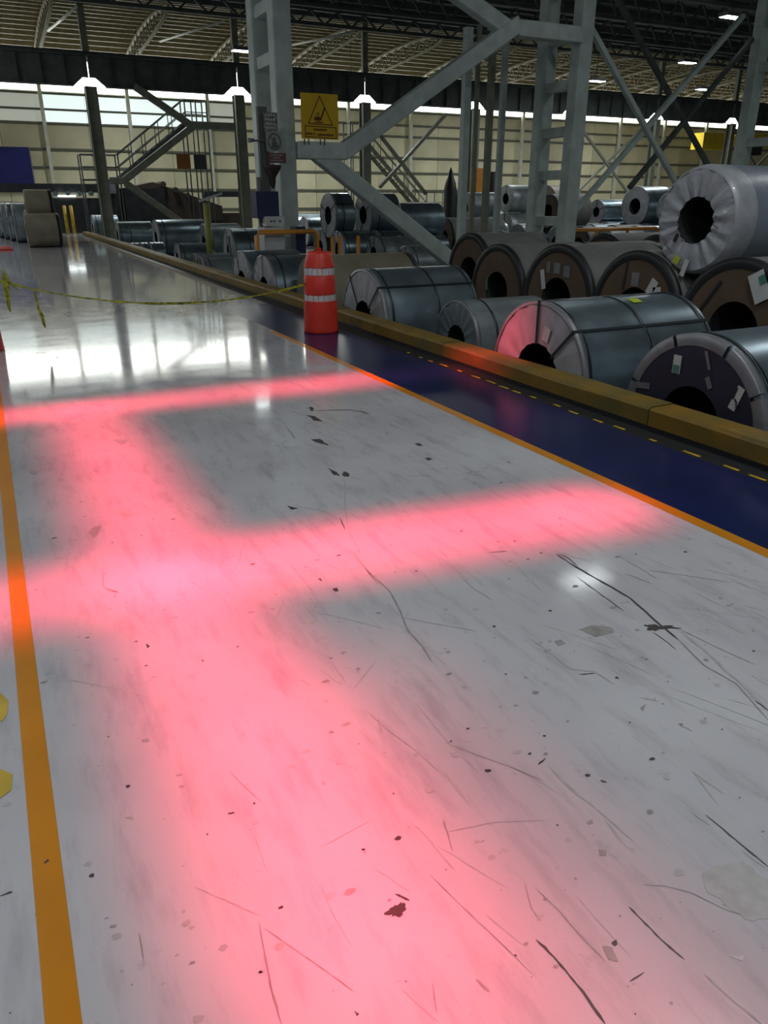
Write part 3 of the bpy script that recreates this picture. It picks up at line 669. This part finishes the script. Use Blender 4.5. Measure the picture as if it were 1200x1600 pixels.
for j, (x, y, z, r_, st) in enumerate([(24.3,38.4,.1,.75,'dull'), (26.9,38.4,.1,.75,'dull'), (24.3,38.4,1.58,.72,'bright'), (26.9,38.4,1.58,.72,'dull'), (19.5,30.2,.02,.68,'silver'), (19.5,31.7,.02,.68,'silver'), (19.5,30.95,1.2,.66,'dull'), (29.6,30.2,.05,.7,'dull'), (29.6,31.7,.05,.7,'dull'), (29.6,30.95,1.28,.68,'dull'), (33,33,.05,.72,'bright'), (33,33,1.48,.7,'dull')]):
    c2(['blue-grey coil behind the thin hanging posts, lower left', 'blue-grey coil behind the thin hanging posts, lower right', 'blue-grey coil stacked behind the thin hanging posts, upper left', 'ring-ended coil stacked behind the thin hanging posts, upper right', 'white-ended coil under the rubble heap, left', 'white-ended coil under the rubble heap, right', 'dull coil on top of the pair near the rubble heap', 'dull lower coil deep in the yard, left', 'dull lower coil deep in the yard, right', 'dull upper coil deep in the yard', 'bright lower coil at the far right of the yard', 'dull upper coil at the far right of the yard'][j], x, y, z, r_, 1.5, st, (), (1.57,))
# --- far rows filling the yard
for xi, (x, nm) in enumerate([(20.2, 'first'), (29.4, 'second'), (32.4, 'third')]):
    for j in range(5):
        if x == 29.4 and j > 3: continue
        y = (22.6 if x < 21 else 24.4)+1.32*j
        c2('dim coil on the yard floor, %s back file, %s from the front' % (nm, LAB[j]), x, y, PZ+.65, .64, 1.6, 'kraft' if (j+xi) % 2 else 'dull', (), ())
for j, (x, y, z, st, lab) in enumerate([(29.4,25.1,.96+.16,'paper','dark upper coil just above the orange rail end'), (29.4,27.7,1.12,'dull','dark upper coil behind the teal-wrapped one'), (32.4,26.4,1.12,'dull','dark upper coil deep behind the big white coil'), (20.2,25.9,1.12,'kraft','card-ended upper coil left of the middle laced column')]):
    c2(lab, x, y, z, .64, 1.7, st, (), ())
for j in range(9):
    x = 16.0+2.35*j
    if 21 < x < 24: continue
    if j in (4, 5): continue
    c2('pale coil in the long row under the back wall, %s from its left end' % ORD[j], x, 44.2, PZ+.75, .74, 1.9, ('bright','dull','silver')[j % 3], (), ())
# --- coils on the aisle at the far left
c2('tan coil lying on the aisle at the far left, lower of the stacked pair', 1.38, 30.9, .56, .56, 1.12, 'tan', (), ())
c2('tan-olive coil standing behind the lower one at the far left', 1.55, 32.1, 1.28, .62, .9, 'tan', (), ())
c2('tan coil hidden at the bottom behind the front tan coil', 1.5, 33.1, .6, .6, 1.0, 'tan', (), ())
for j in range(6):
    c2('dark wrapped coil in the file behind the tan coils, %s of six' % LAB[j].replace('nearest','first'), 1.15-.17*j, 34.6+1.5*j if j else 34.6, .72, .72, 1.2, 'silver' if j%2 else 'dull', (), (1.57,.6))
# timbers under the raised ones
for j, (x0, x1, y0, y1, z1) in enumerate([(1.2,2.6,30.4,31.4,0)]):
    pass
def skid(x0, x1, y, z0, z1, lab):
    t = thing('timber_skid', ((x0+x1)/2, y, z0), lab, 'timber', 'timber skids under coils')
    for k in (-.22, .22): MB().box(x0-(x0+x1)/2, x1-(x0+x1)/2, k-.09, k+.09, 0, z1-z0).build('beam', M['wood'], t)
for (x, y, z, r_, L_, lab) in [(4.75,40.7,.28,.6,1.15,'under the shiny coil left of the far column'), (5.45,38,.02,.62,1.5,'under the narrow shiny coil by the far column')]:
    skid(x, x+L_, y, PZ, z-r_+.03, 'dark timber skid '+lab)
for j in range(4):
    o = MB().box(-.9, .9, -.07, .07, 0, .06).build('red_timber', M['redtimber'] if 'redtimber' in M else M['red']); o.location = (-.1, 29.3-.0+ .55*j, 0)
    tag(o, ['nearest', 'second', 'third', 'farthest'][j]+' red timber on the floor before the dark aisle coils', 'timber', 'red timbers at the far left')
# ================================================================== TRAFFIC DRUMS, TAPE
def drum(x, y, lab, h=1.0, rz_=0):
    t = thing('traffic_drum', (x, y, 0), lab, 'drum', 'orange-red traffic drums', rz_)
    MB().lathe([(0,.0),(.222,.0),(.228,.02),(.222,.05),(.21,.38),(.204,.40)], 40, 'z').build('lower_barrel', M['red'], t)
    MB().lathe([(.202,.39),(.197,.395),(.195,.475),(.2,.48)], 40, 'z').build('band_seat', M['red'], t)
    MB().lathe([(.2,.48),(.198,.70),(.194,.705)], 40, 'z').build('middle_barrel', M['red'], t)
    MB().lathe([(.194,.70),(.189,.71),(.188,.80),(.19,.805)], 40, 'z').build('band_seat', M['red'], t)
    MB().lathe([(.196,.805),(.192,.82),(.178,.87),(.155,.955),(.14,.985),(.10,.99)], 40, 'z').build('cap', M['red'], t)
    MB().lathe([(.10,.985),(.085,.96),(0,.955)], 24, 'z').build('cap_recess', M['red'], t)
    MB().box(-.03,.03,-.015,.015,.955,1.03).build('grip', M['red'], t)
    random.seed(3)
    for z0, z1, r_ in ((.392,.478,.1985), (.712,.80,.1915)):
        n = 15; k = 0
        a = 0
        while a < 2*P_-.05:
            wd = random.uniform(.22, .5); a1 = min(a+wd, 2*P_)
            # cracked sheet patch with ragged top edge
            m = max(3, int((a1-a-.03)/.04)); vs = []; fs = []
            for i in range(m+1):
                q = a+.015+(a1-a-.03)*i/m; d0 = random.uniform(0,.004); d1 = random.uniform(0,.016) if random.random() < .5 else 0
                for zz in (z0+d0, z1-d1): vs.append((r_*math.cos(q)*1.004, r_*math.sin(q)*1.004, zz))
            for i in range(m): fs.append((2*i, 2*i+2, 2*i+3, 2*i+1))
            MB().add(vs, fs, True).build('reflective_patch', M['redsheet'], t); a = a1
    return t
drum(3.72, 9.28, 'orange-red traffic drum with two cracked white bands standing by the yellow kerb')
drum(-.23, 9.75, 'orange-red traffic drum cut off by the left edge of the picture')
d = MB()
def strip(P, wds, name, m, tagv):
    vs = []; fs = []
    for i, (p, wd) in enumerate(zip(P, wds)): vs += [(p[0], p[1], p[2]-wd/2), (p[0]+.004, p[1]-.002, p[2]+wd/2)]
    for i in range(len(P)-1): fs.append((2*i, 2*i+2, 2*i+3, 2*i+1))
    o = MB().add(vs, fs).build(name, m, tagv); s_ = o.modifiers.new('thick', 'SOLIDIFY'); s_.thickness = .002; return o
tp = thing('barrier_tape', (1.7, 9.5, .45), 'sagging yellow-black barrier tape tied between the two traffic drums', 'tape')
def rel(P): return [(p[0]-1.7, p[1]-9.5, p[2]-.45) for p in P]
P = []; n = 26
for i in range(n+1):
    u = i/n; x = -.05+(3.52+.05)*u; y = 9.72-(.44)*u; z0 = .79*(1-u)+.60*u; P.append((x, y, z0-1.02*u*(1-u)*1.0))
random.seed(8)
strip(rel(P), [random.choice((.012,.016,.02,.03)) for _ in P], 'tape', M['tape'], tp)
strip(rel([(.12,9.7,.80),(.11,9.69,.72),(.115,9.69,.6),(.10,9.69,.44),(.10,9.69,.40)]), [.05]*5, 'knot_tail', M['tape'], tp)
def vstrip(P, wds, name):
    vs = []; fs = []
    for p, wd in zip(P, wds): vs += [(p[0]-wd/2, p[1], p[2]), (p[0]+wd/2, p[1]+.01, p[2])]
    for i in range(len(P)-1): fs.append((2*i, 2*i+2, 2*i+3, 2*i+1))
    return MB().add(vs, fs).build(name, M['tape'], tp)
for ch in list(tp.children):
    if ch.name.startswith('knot_tail'): bpy.data.objects.remove(ch)
vstrip(rel([(.135,9.69,.84),(.13,9.69,.76),(.125,9.68,.62),(.12,9.69,.5),(.125,9.69,.42)]), [.03,.075,.055,.04,.02], 'knot_tail')
vstrip(rel([(.15,9.69,.78),(.2,9.68,.70),(.26,9.68,.64)]), [.02,.018,.014], 'knot_tail')
vstrip(rel([(.47,9.66,.68),(.41,9.66,.61),(.42,9.66,.44),(.44,9.66,.36),(.455,9.66,.22)]), [.012,.02,.028,.045,.02], 'knot_tail')
vstrip(rel([(.12,9.7,.86),(.02,9.74,.90),(-.06,9.78,.94)]), [.02]*3, 'knot_tail')
# ================================================================== SIGNS AND CABINETS AT THE NEAR COLUMN
t = thing('warning_sign', (7.14, 17.5, 2.83), 'yellow warning board with a triangle pictogram standing on the grey brace', 'sign')
MB().box(-.44,.44,-.015,.015,0,.90).build('board', M['signyel'], t)
def poly(pts, m, name, root, y=-.018, th=.003):
    n = len(pts); vs = [(x,y,z) for x,z in pts]+[(x,y+th,z) for x,z in pts]
    return MB().add(vs, [tuple(range(n)), tuple(n+i for i in reversed(range(n)))]+[(i,i+n,(i+1)%n+n,(i+1)%n) for i in range(n)]).build(name, m, root)
def line(a, b_, wd, m, name, root, y=-.018):
    a = Vector(a); b_ = Vector(b_); d = (b_-a).normalized(); n = Vector((-d.y, d.x))*wd/2; a -= d*wd*.3; b_ += d*wd*.3
    return poly([tuple(a+n), tuple(b_+n), tuple(b_-n), tuple(a-n)], m, name, root, y)
tri = [(-.28,.305),(0,.845),(.30,.285)]
for a, b_ in zip(tri, tri[1:]+tri[:1]): line(a, b_, .02, M['signink'], 'triangle_border', t)
bx = [(-.36,.04),(-.36,.255),(.38,.235),(.38,.02)]
for a, b_ in zip(bx, bx[1:]+bx[:1]): line(a, b_, .018, M['signink'], 'text_frame', t)
poly([(-.13,.37),(-.15,.43),(-.03,.45),(.03,.41),(.01,.36)], M['signink'], 'pictogram', t)
line((.02,.40),(.11,.61), .035, M['signink'], 'pictogram', t, -.0195); line((-.11,.335),(.06,.33), .022, M['signink'], 'pictogram', t)
line((-.10,.46),(-.085,.51), .012, M['signink'], 'pictogram', t); line((-.06,.47),(-.05,.53), .012, M['signink'], 'pictogram', t); line((-.02,.46),(-.03,.53), .012, M['signink'], 'pictogram', t)
for (x0, x1, z, n) in ((-.16,.16,.185,7), (-.34,-.18,.10,4), (-.16,-.12,.10,1), (-.07,.33,.085,9)):
    for i in range(n):
        a = x0+(x1-x0)*i/n; b_ = a+(x1-x0)/n*.78; poly([(a,z-.022),(a,z+.022),(b_,z+.021),(b_,z-.023)], M['signink'], 'lettering', t)
for x in (-.38, -.28, .0, .1): MB().box(x-.012, x+.012, -.01, .01, -.12, .02).build('support', M['steel_dark'], t)
def plate(name, x, y, z, w_, h, m, lab, cat='sign', group=None):
    t = thing(name, (x, y, z), lab, cat, group); MB().box(-w_/2, w_/2, -.012, .012, 0, h).build('board', m, t); return t
M['redsign'] = mat('dark_red_sign', (.16,.05,.05), .5, var=.1)
M['speck'] = mat('speckled_notice', (.06,.065,.06), .5, col2=(.30,.31,.3), scale=26)
t = plate('notice_board', 5.80, 16.95, 2.90, .30, .36, M['speck'], 'dark notice with rows of pale text on the laced column beside the drum')
for r_ in range(4):
    for c in range(4): poly([(-.12+.06*c,.05+.08*r_),(-.12+.06*c,.085+.08*r_),(-.085+.06*c,.085+.08*r_),(-.085+.06*c,.05+.08*r_)], M['label'], 'lettering', t)
M['dullwhite'] = mat('dull_white_sign', (.30,.31,.30), .5, var=.05)
t = plate('prohibition_sign', 5.86, 16.95, 2.52, .36, .38, M['dullwhite'], 'round no-entry pictogram sign with slashed figure, below the dark notice')
n = 28
for i in range(n):
    a = 2*P_*i/n; b_ = 2*P_*(i+1)/n; line((.0+.135*math.cos(a),.19+.15*math.sin(a)), (.135*math.cos(b_),.19+.15*math.sin(b_)), .018, M['steel_dark'], 'ring', t)
line((-.10,.30),(.10,.08), .018, M['steel_dark'], 'slash', t, -.0195); poly([(-.06,.07),(-.065,.16),(-.03,.20),(.03,.20),(.07,.14),(.06,.07)], M['steel_dark'], 'figure', t); poly([(-.03,.21),(-.035,.25),(0,.275),(.035,.25),(.03,.21)], M['steel_dark'], 'figure', t)
t = plate('text_sign', 5.90, 16.94, 2.30, .40, .2, M['redsign'], 'dark red text sign beneath the round pictogram sign')
for r_ in range(3):
    for c in range(7 if r_ != 1 else 4): x0 = -.14+.04*c+(.06 if r_ == 1 else 0); poly([(x0,.035+.052*r_),(x0,.065+.052*r_),(x0+.028,.065+.052*r_),(x0+.028,.035+.052*r_)], M['dullwhite'], 'lettering', t)
t = thing('siren_horn', (5.80, 17.0, 1.80), 'dark brown funnel-shaped horn hanging under the red sign', 'horn')
MB().lathe([(.03,0),(.06,.1),(.07,.22),(.19,.40),(.20,.46),(.02,.47)], 16, 'z').build('bell', M['brown'], t); MB().box(-.02,.02,-.02,.1,.1,.2).build('bracket', M['steel_dark'], t)
t = thing('conduit_post', (5.66, 17.1, PZ), 'dark conduit post carrying the small signs left of the laced column', 'post'); MB().box(-.10,.10,-.06,.06,0,4.05).build('channel', M['steel_dark'], t); MB().box(-.19,-.12,-.04,.04,1.0,2.7).build('pale_tube', M['rim'], t)
t = thing('camera_arm', (5.55, 17.0, 2.72), 'small lamp on a bracket sticking out left of the sign post', 'lamp'); MB().box(-.2,.12,-.02,.1,-.01,.02).build('bracket', M['steel_dark'], t); MB().tube([(-.24,-.05,0),(-.12,0,.01)], [.05,.03], 10).build('head', M['galv2'], t)
def cab(name, x0, x1, z0, z1, m, lab, y0=16.85, y1=17.25, door=True):
    t = thing(name, ((x0+x1)/2, (y0+y1)/2, z0), lab, 'cabinet'); w_ = (x1-x0)/2; d_ = (y1-y0)/2
    MB().box(-w_, w_, -d_, d_, 0, z1-z0).build('body', m, t)
    if door: MB().box(-w_+.02, w_-.02, -d_-.012, -d_, .03, z1-z0-.03).build('door', m, t); MB().box(w_-.06, w_-.045, -d_-.03, -d_-.012, (z1-z0)*.5, (z1-z0)*.5+.08).build('handle', M['ink'], t)
    return t
cab('electric_cabinet', 5.36, 5.86, 1.20, 1.74, M['cabblue'], 'dark blue cabinet hung on the sign post behind the drum')
cab('electric_cabinet', 5.44, 5.90, PZ, 1.02, M['white'], 'tall white cabinet left of the column foot', 16.7, 17.15)
cab('electric_cabinet', 6.22, 6.45, PZ, 1.02, M['cabblue'], 'narrow navy cabinet right of the column foot', 16.85, 17.2)
t = cab('switch_box', 5.5, 5.92, 1.04, 1.24, M['white'], 'white switch box with three dark buttons under the blue cabinet', 16.7, 16.95, False)
for k in (-.1, -.03, .1): MB().box(k-.015, k+.015, -.14, -.125, .09, .12).build('button', M['ink'], t)
# pale pallet-load right of the navy cabinet
# orange pipe rails
def rail(lab, x0, x1, y, z0, z1, posts, r_=.045):
    t = thing('pipe_rail', (x0, y, z0), lab, 'rail', None)
    MB().tube([(0,0,0),(0,0,z1-z0-.06),(.06,0,z1-z0),(x1-x0-.06,0,z1-z0),(x1-x0,0,z1-z0-.06),(x1-x0,0,0)], r_, 10).build('frame', M['orangep'], t)
    for p in posts: MB().tube([(p-x0,0,0),(p-x0,0,z1-z0)], r_*.8, 8).build('post', M['orangep'], t)
rail('orange pipe guard rail in front of the white cabinet behind the drum', 4.72, 5.98, 14.9 if 0 else 16.25-.15*0, PZ, .98, [], .04) if 0 else rail('orange pipe guard rail in front of the white cabinet behind the drum', 5.22, 6.60, 16.55, PZ, .93, [], .05)
rail('orange pipe rail running between the middle laced column and the big white coil', 16.2, 20.2, 20.0, PZ, .68, [17.6, 18.9], .06)
for x, lab in ((6.78,'orange bollard right of the pipe guard rail, left one'), (6.95,'orange bollard right of the pipe guard rail, middle one'), (7.4,'orange bollard standing alone, farthest right of the pipe guard rail')):
    t = thing('bollard', (x, 16.1, PZ), lab, 'bollard', 'orange bollards by the near column'); MB().tube([(0,0,0),(0,0,1.5)], .04, 10).build('tube', M['orangep'], t); MB().lathe([(0,1.53),(.05,1.5)], 10).build('cap', M['orangep'], t)
for x, lab in ((3.72,'yellow bollard at the far end of the aisle, left one'), (4.02,'yellow bollard at the far end of the aisle, right one')):
    t = thing('bollard', (x, 42, 0), lab, 'bollard', 'yellow bollards at the far end of the aisle'); MB().tube([(0,0,0),(0,0,1.25)], .08, 12).build('tube', M['yellow'], t); MB().lathe([(0,1.3),(.06,1.28),(.08,1.25)], 12).build('cap', M['yellow'], t)
t = thing('post_lamp', (6.08, 24.0, PZ), 'lime-yellow post with a pale slanted arm, beside the far silver coils', 'post')
MB().tube([(0,0,0),(0,0,2.15)], .1, 12).build('post', mat('lime_post', (.26,.27,.06), .5, var=.1), t); MB().bar((-.2,0,2.2),(.5,0,2.42),.06,.06).build('arm', M['label'], t)
t = thing('dark_stake', (5.9, 21.0, PZ), 'thin dark green stake leaning up in front of the lime post', 'post'); MB().tube([(0,0,0),(-.05,0,1.35)], .035, 8).build('stake', M['steel_dark'], t)
# ================================================================== FAR LEFT: MACHINE, STAIR, SHEET
t = thing('blue_sheet', (1.9, 47.6, 2.3), 'large dark blue sheet hung on the back wall at the left edge', 'sheet')
MB().box(-1.9,1.0,-.03,.03,0,1.78).build('sheet', M['bluesheet'], t); MB().box(1.0,1.06,-.04,.04,0,1.78).build('edge_post', M['rim'], t)
t = thing('process_line', (6.5, 43.5, PZ), 'long dark processing machine with beam and rollers before the back wall at the left', 'machine')
MB().box(-6.5,-.9,-.3,.2,2.55,2.95).build('overhead_beam', M['dark'], t)
MB().box(-3.2,-.9,-.6,.6,.6,2.3).build('housing', M['dark'], t); MB().box(-.8,.0,-.4,.6,0,3.1).build('housing', M['dark'], t)
MB().box(.2,2.2,-.9,.8,0,2.75).build('housing', M['dark'], t)
MB().box(2.3,4.2,-.6,.8,0,2.1).build('housing', M['brown'], t)
b = MB(); b.add([(.2,-.7,2.75),(1.7,-.7,3.05),(5.2,-.7,1.9),(5.2,-.7,1.2),(.2,-.7,1.2),(.2,.7,2.75),(1.7,.7,3.05),(5.2,.7,1.9),(5.2,.7,1.2),(.2,.7,1.2)], [(0,1,2,3,4),(9,8,7,6,5),(0,5,6,1),(1,6,7,2),(2,7,8,3),(3,8,9,4),(4,9,5,0)]); b.build('sloped_cover', M['brown'], t)
for k in range(5): MB().tube([(-3+.55*k,-.75,2.5),(-3+.55*k,-.3,2.5)], .11, 12).build('roller', M['galv'], t)
for k in range(4): MB().tube([(2.2+.6*k,-.8,2.95-.27*k),(2.2+.6*k,.7,2.95-.27*k)], .14, 12).build('roller', M['brown'], t)
MB().box(-.75,-.15,-.62,-.42,2.5,3.15).build('control_box', M['rim'], t); MB().box(-2.9,-2.1,-.66,-.62,2.35,2.42).build('lamp_tube', M['lamp'], t)
MB().box(4.4,7.2,-.3,.3,2.35,2.62).build('gantry_beam', M['dark'], t); MB().box(4.4,4.5,-.3,.3,0,2.4).build('gantry_leg', M['dark'], t); MB().box(6.4,6.9,-.3,.3,0,2.4).build('gantry_leg', M['dark'], t); MB().box(4.6,6.9,-.4,.4,.6,1.55).build('table', M['brown'], t)
def stair(root_loc, lab, p0, p1, plat0, plat1, mt, tower=True):
    R0 = Vector(root_loc); t = thing('steel_stair', root_loc, lab, 'stair')
    p0 = Vector(p0)-R0; p1 = Vector(p1)-R0
    for dy in (-.4, .4):
        D = Vector((0,dy,0)); MB().bar(p0+D, p1+D, .04, .2).build('stringer', mt, t)
        for hz in (.5, 1.0): MB().tube([p0+D+Vector((0,0,hz)), p1+D+Vector((0,0,hz))], .025, 6).build('handrail', mt, t)
        for u in (0,.2,.4,.6,.8,1): q = p0.lerp(p1,u)+D; MB().tube([q, q+Vector((0,0,1.0))], .022, 6).build('baluster', mt, t)
    n = 12; tr0 = None
    for i in range(1, n):
        q = p0.lerp(p1, i/n); MB().box(q.x-.13, q.x+.13, -.4+q.y, .4+q.y, q.z-.01, q.z+.02).build('tread', mt, t)
    for (A, B, name) in ((plat0[0], plat0[1], 'lower_platform'), (plat1[0], plat1[1], 'upper_platform')):
        A = A-R0.x; B = B-R0.x; z = (p0.z if name[0] == 'l' else p1.z)
        MB().box(A, B, -.45+p0.y, .45+p0.y, z-.06, z).build(name, mt, t)
        for hz in (.5, 1.0):
            for dy in (-.42, .42): MB().tube([(A,dy+p0.y,z+hz),(B,dy+p0.y,z+hz)], .022, 6).build('handrail', mt, t)
        for x in (A, (A+B)/2, B):
            for dy in (-.42,.42): MB().tube([(x,dy+p0.y,-R0.z+PZ),(x,dy+p0.y,z+1.0)], .035, 6).build('tower_post', mt, t)
    return t
stair((7.9, 39.2, PZ), 'dark steel stair with handrails climbing to a small tower at the left', (6.0,39.2,2.4), (9.2,39.2,4.75), (4.4,6.0), (9.2,10.2), M['steel_dark'])
stair((19.6, 38.6, PZ), 'olive steel stair with railings behind the grey zigzag brace', (21.6,38.6,.9), (18.2,38.6,4.1), (21.6,22.6), (17.2,18.2), M['steel_back'])
plate('wall_sign', 8.82, 38.3, 2.85, .62, .62, mat('orange_sign', (.42,.16,.03), .5, var=.05), 'orange square board hung on the stair tower at the left')
plate('wall_sign', 9.58, 38.3, 2.85, .56, .62, mat('grey_sign', (.05,.055,.065), .5, var=.05), 'dark grey square board right beside the orange board')
# orange and dark lockers, peaked covers
def locker(x0, x1, z1, m, lab, y=36.9):
    t = thing('locker', ((x0+x1)/2, y, PZ), lab, 'cabinet'); w_ = (x1-x0)/2
    MB().box(-w_, w_, -.25, .25, 0, z1-PZ).build('body', m, t); MB().box(-w_+.03, w_-.03, -.27, -.25, .1, z1-PZ-.05).build('door', m, t)
locker(22.6, 23.3, 3.0, M['orangep'], 'tall orange locker behind the thin hanging posts', 35.2); locker(23.6, 24.2, 2.85, M['dark'], 'tall dark locker right of the orange locker', 35.2)
for k, (x, h) in enumerate(((21.1, 3.0), (21.8, 2.7))):
    t = thing('peaked_cover', (x, 34.9, PZ), ['taller', 'shorter'][k]+' black peaked cover left of the thin hanging posts', 'cover', 'black peaked covers')
    MB().lathe([(.34,0),(.32,h-PZ-1.0),(.26,h-PZ-.7),(.16,h-PZ-.45),(.12,h-PZ-.25),(.02,h-PZ)], 14).build('cover', M['black'], t)
# yellow travelling crane, far right
t = thing('yellow_crane', (46.6, 41, 4.7), 'yellow overhead crane under the far girder at the right edge', 'crane')
MB().box(-2.6,.2,-.5,.5,-.05,.95).build('end_carriage', M['crane'], t); MB().box(.6,9,-.3,.3,.3,1.05).build('bridge_beam', M['crane'], t); MB().box(2.0,3.2,-.5,.5,-.3,.3).build('hoist', M['dark'], t)
MB().tube([(2.6,0,-.3),(2.6,0,-2.2)], .03, 6).build('hoist_rope', M['ink'], t); MB().tube([(2.6,0,-2.2),(2.72,0,-2.35),(2.62,0,-2.5),(2.5,0,-2.42)], .05, 8).build('hook', M['orangep'], t)
# rubble heap of crumpled wrap
def crumple(x, y, z, s_, lab, m, seed):
    random.seed(seed); t = thing('crumpled_wrap', (x, y, z), lab, 'wrap', None)
    for k in range(3):
        bm = bmesh.new(); bmesh.ops.create_icosphere(bm, subdivisions=2, radius=s_*random.uniform(.4,.6))
        off = Vector((random.uniform(-.4,.4)*s_, random.uniform(-.3,.3)*s_, s_*.42))
        for v in bm.verts: v.co = v.co*random.uniform(.7,1.25); v.co.z *= .75; v.co += off; v.co.z = max(0, v.co.z)
        me = bpy.data.meshes.new('sheet'); bm.to_mesh(me); bm.free(); me.materials.append(m); o = bpy.data.objects.new('sheet', me); COL.objects.link(o); o.parent = t
crumple(18.6, 25.6, PZ, 1.5, 'heap of crumpled pale wrap left of the thin hanging posts', M['greywrap'], 4)
# ================================================================== LAMPS
def lamp(x, y, z, lab, zr, vis=True, power=60, k=1):
    t = thing('high_bay_lamp', (x, y, z), lab, 'lamp', 'high bay lamps')
    MB().box(-.42,.42,-.2,.2,0,.12).build('housing', M['lamph'], t); MB().box(-.39,.39,-.17,.17,-.015,0).build('diffuser', M['lamp2' if k > 1 else 'lamp'], t)
    MB().tube([(0,0,.12),(0,0,zr-z)], .015, 6).build('hanger', M['lamph'], t)
    l = bpy.data.lights.new('lamp_light', 'AREA'); l.shape = 'RECTANGLE'; l.size = .78*k; l.size_y = .34*k; l.energy = power; l.color = (.93,.99,1.0)
    o = bpy.data.objects.new('lamp_light', l); COL.objects.link(o); o.parent = t; o.location = (0,0,-.03)
LN = ['high bay lamp at the upper left beside the tall grey post', 'high bay lamp at the right, lower left of three', 'high bay lamp at the right, above the crossed braces', 'high bay lamp at the right, nearest the far girder', 'brightest high bay lamp at the upper right corner']
for (x, y), lab in zip([(9.57,30.6),(26.2,30.8),(29.5,28.7),(32.85,30.66),(23.67,21.35)], LN): lamp(x, y, 7.2 if y < 30 else 6.53, lab, 9.0, power=LP_FAR*(.02 if x < 10 else 1))
for (x, y), lab, pw in zip([(5.5,3.0),(13.1,13.9),(-3.0,1.0),(-3.5,10),(3.0,-2.5),(-4,20)], ['over the kerb beside the viewer', 'over the coil yard above the big white coil', 'above the left side of the aisle', 'above the left side of the aisle, farther ahead', 'behind the viewer', 'above the left side of the aisle, farthest ahead'], (1.25,.10,1.2,1,1.2,1.6)): lamp(x, y, 8.0, 'high bay lamp '+lab, 9.0, power=LP_NEAR*pw, k=2.0 if y > 13 and x > 0 else 1)  # out of view, added to light the floor; the yard one gives its glow
lamp(18, 8, 8.6, 'high bay lamp over the right of the coil yard', 9.0, power=LP_FAR)  # out of view, added as fill for the coil yard
for x, y, lab in ((-5,30,'far down the left of the aisle'), (-5,40,'over the far left end of the aisle')): lamp(x, y, 8.0, 'high bay lamp '+lab, 9.0, power=LP_NEAR*2)  # out of view, added to brighten the far floor
for i in range(4): lamp(8+11*i, 42, 7.4, 'high bay lamp behind the far crane girder, %s from the left' % ORD[i], 9.0, power=LP_BAY)  # added out of sight behind the girder to brighten the back wall
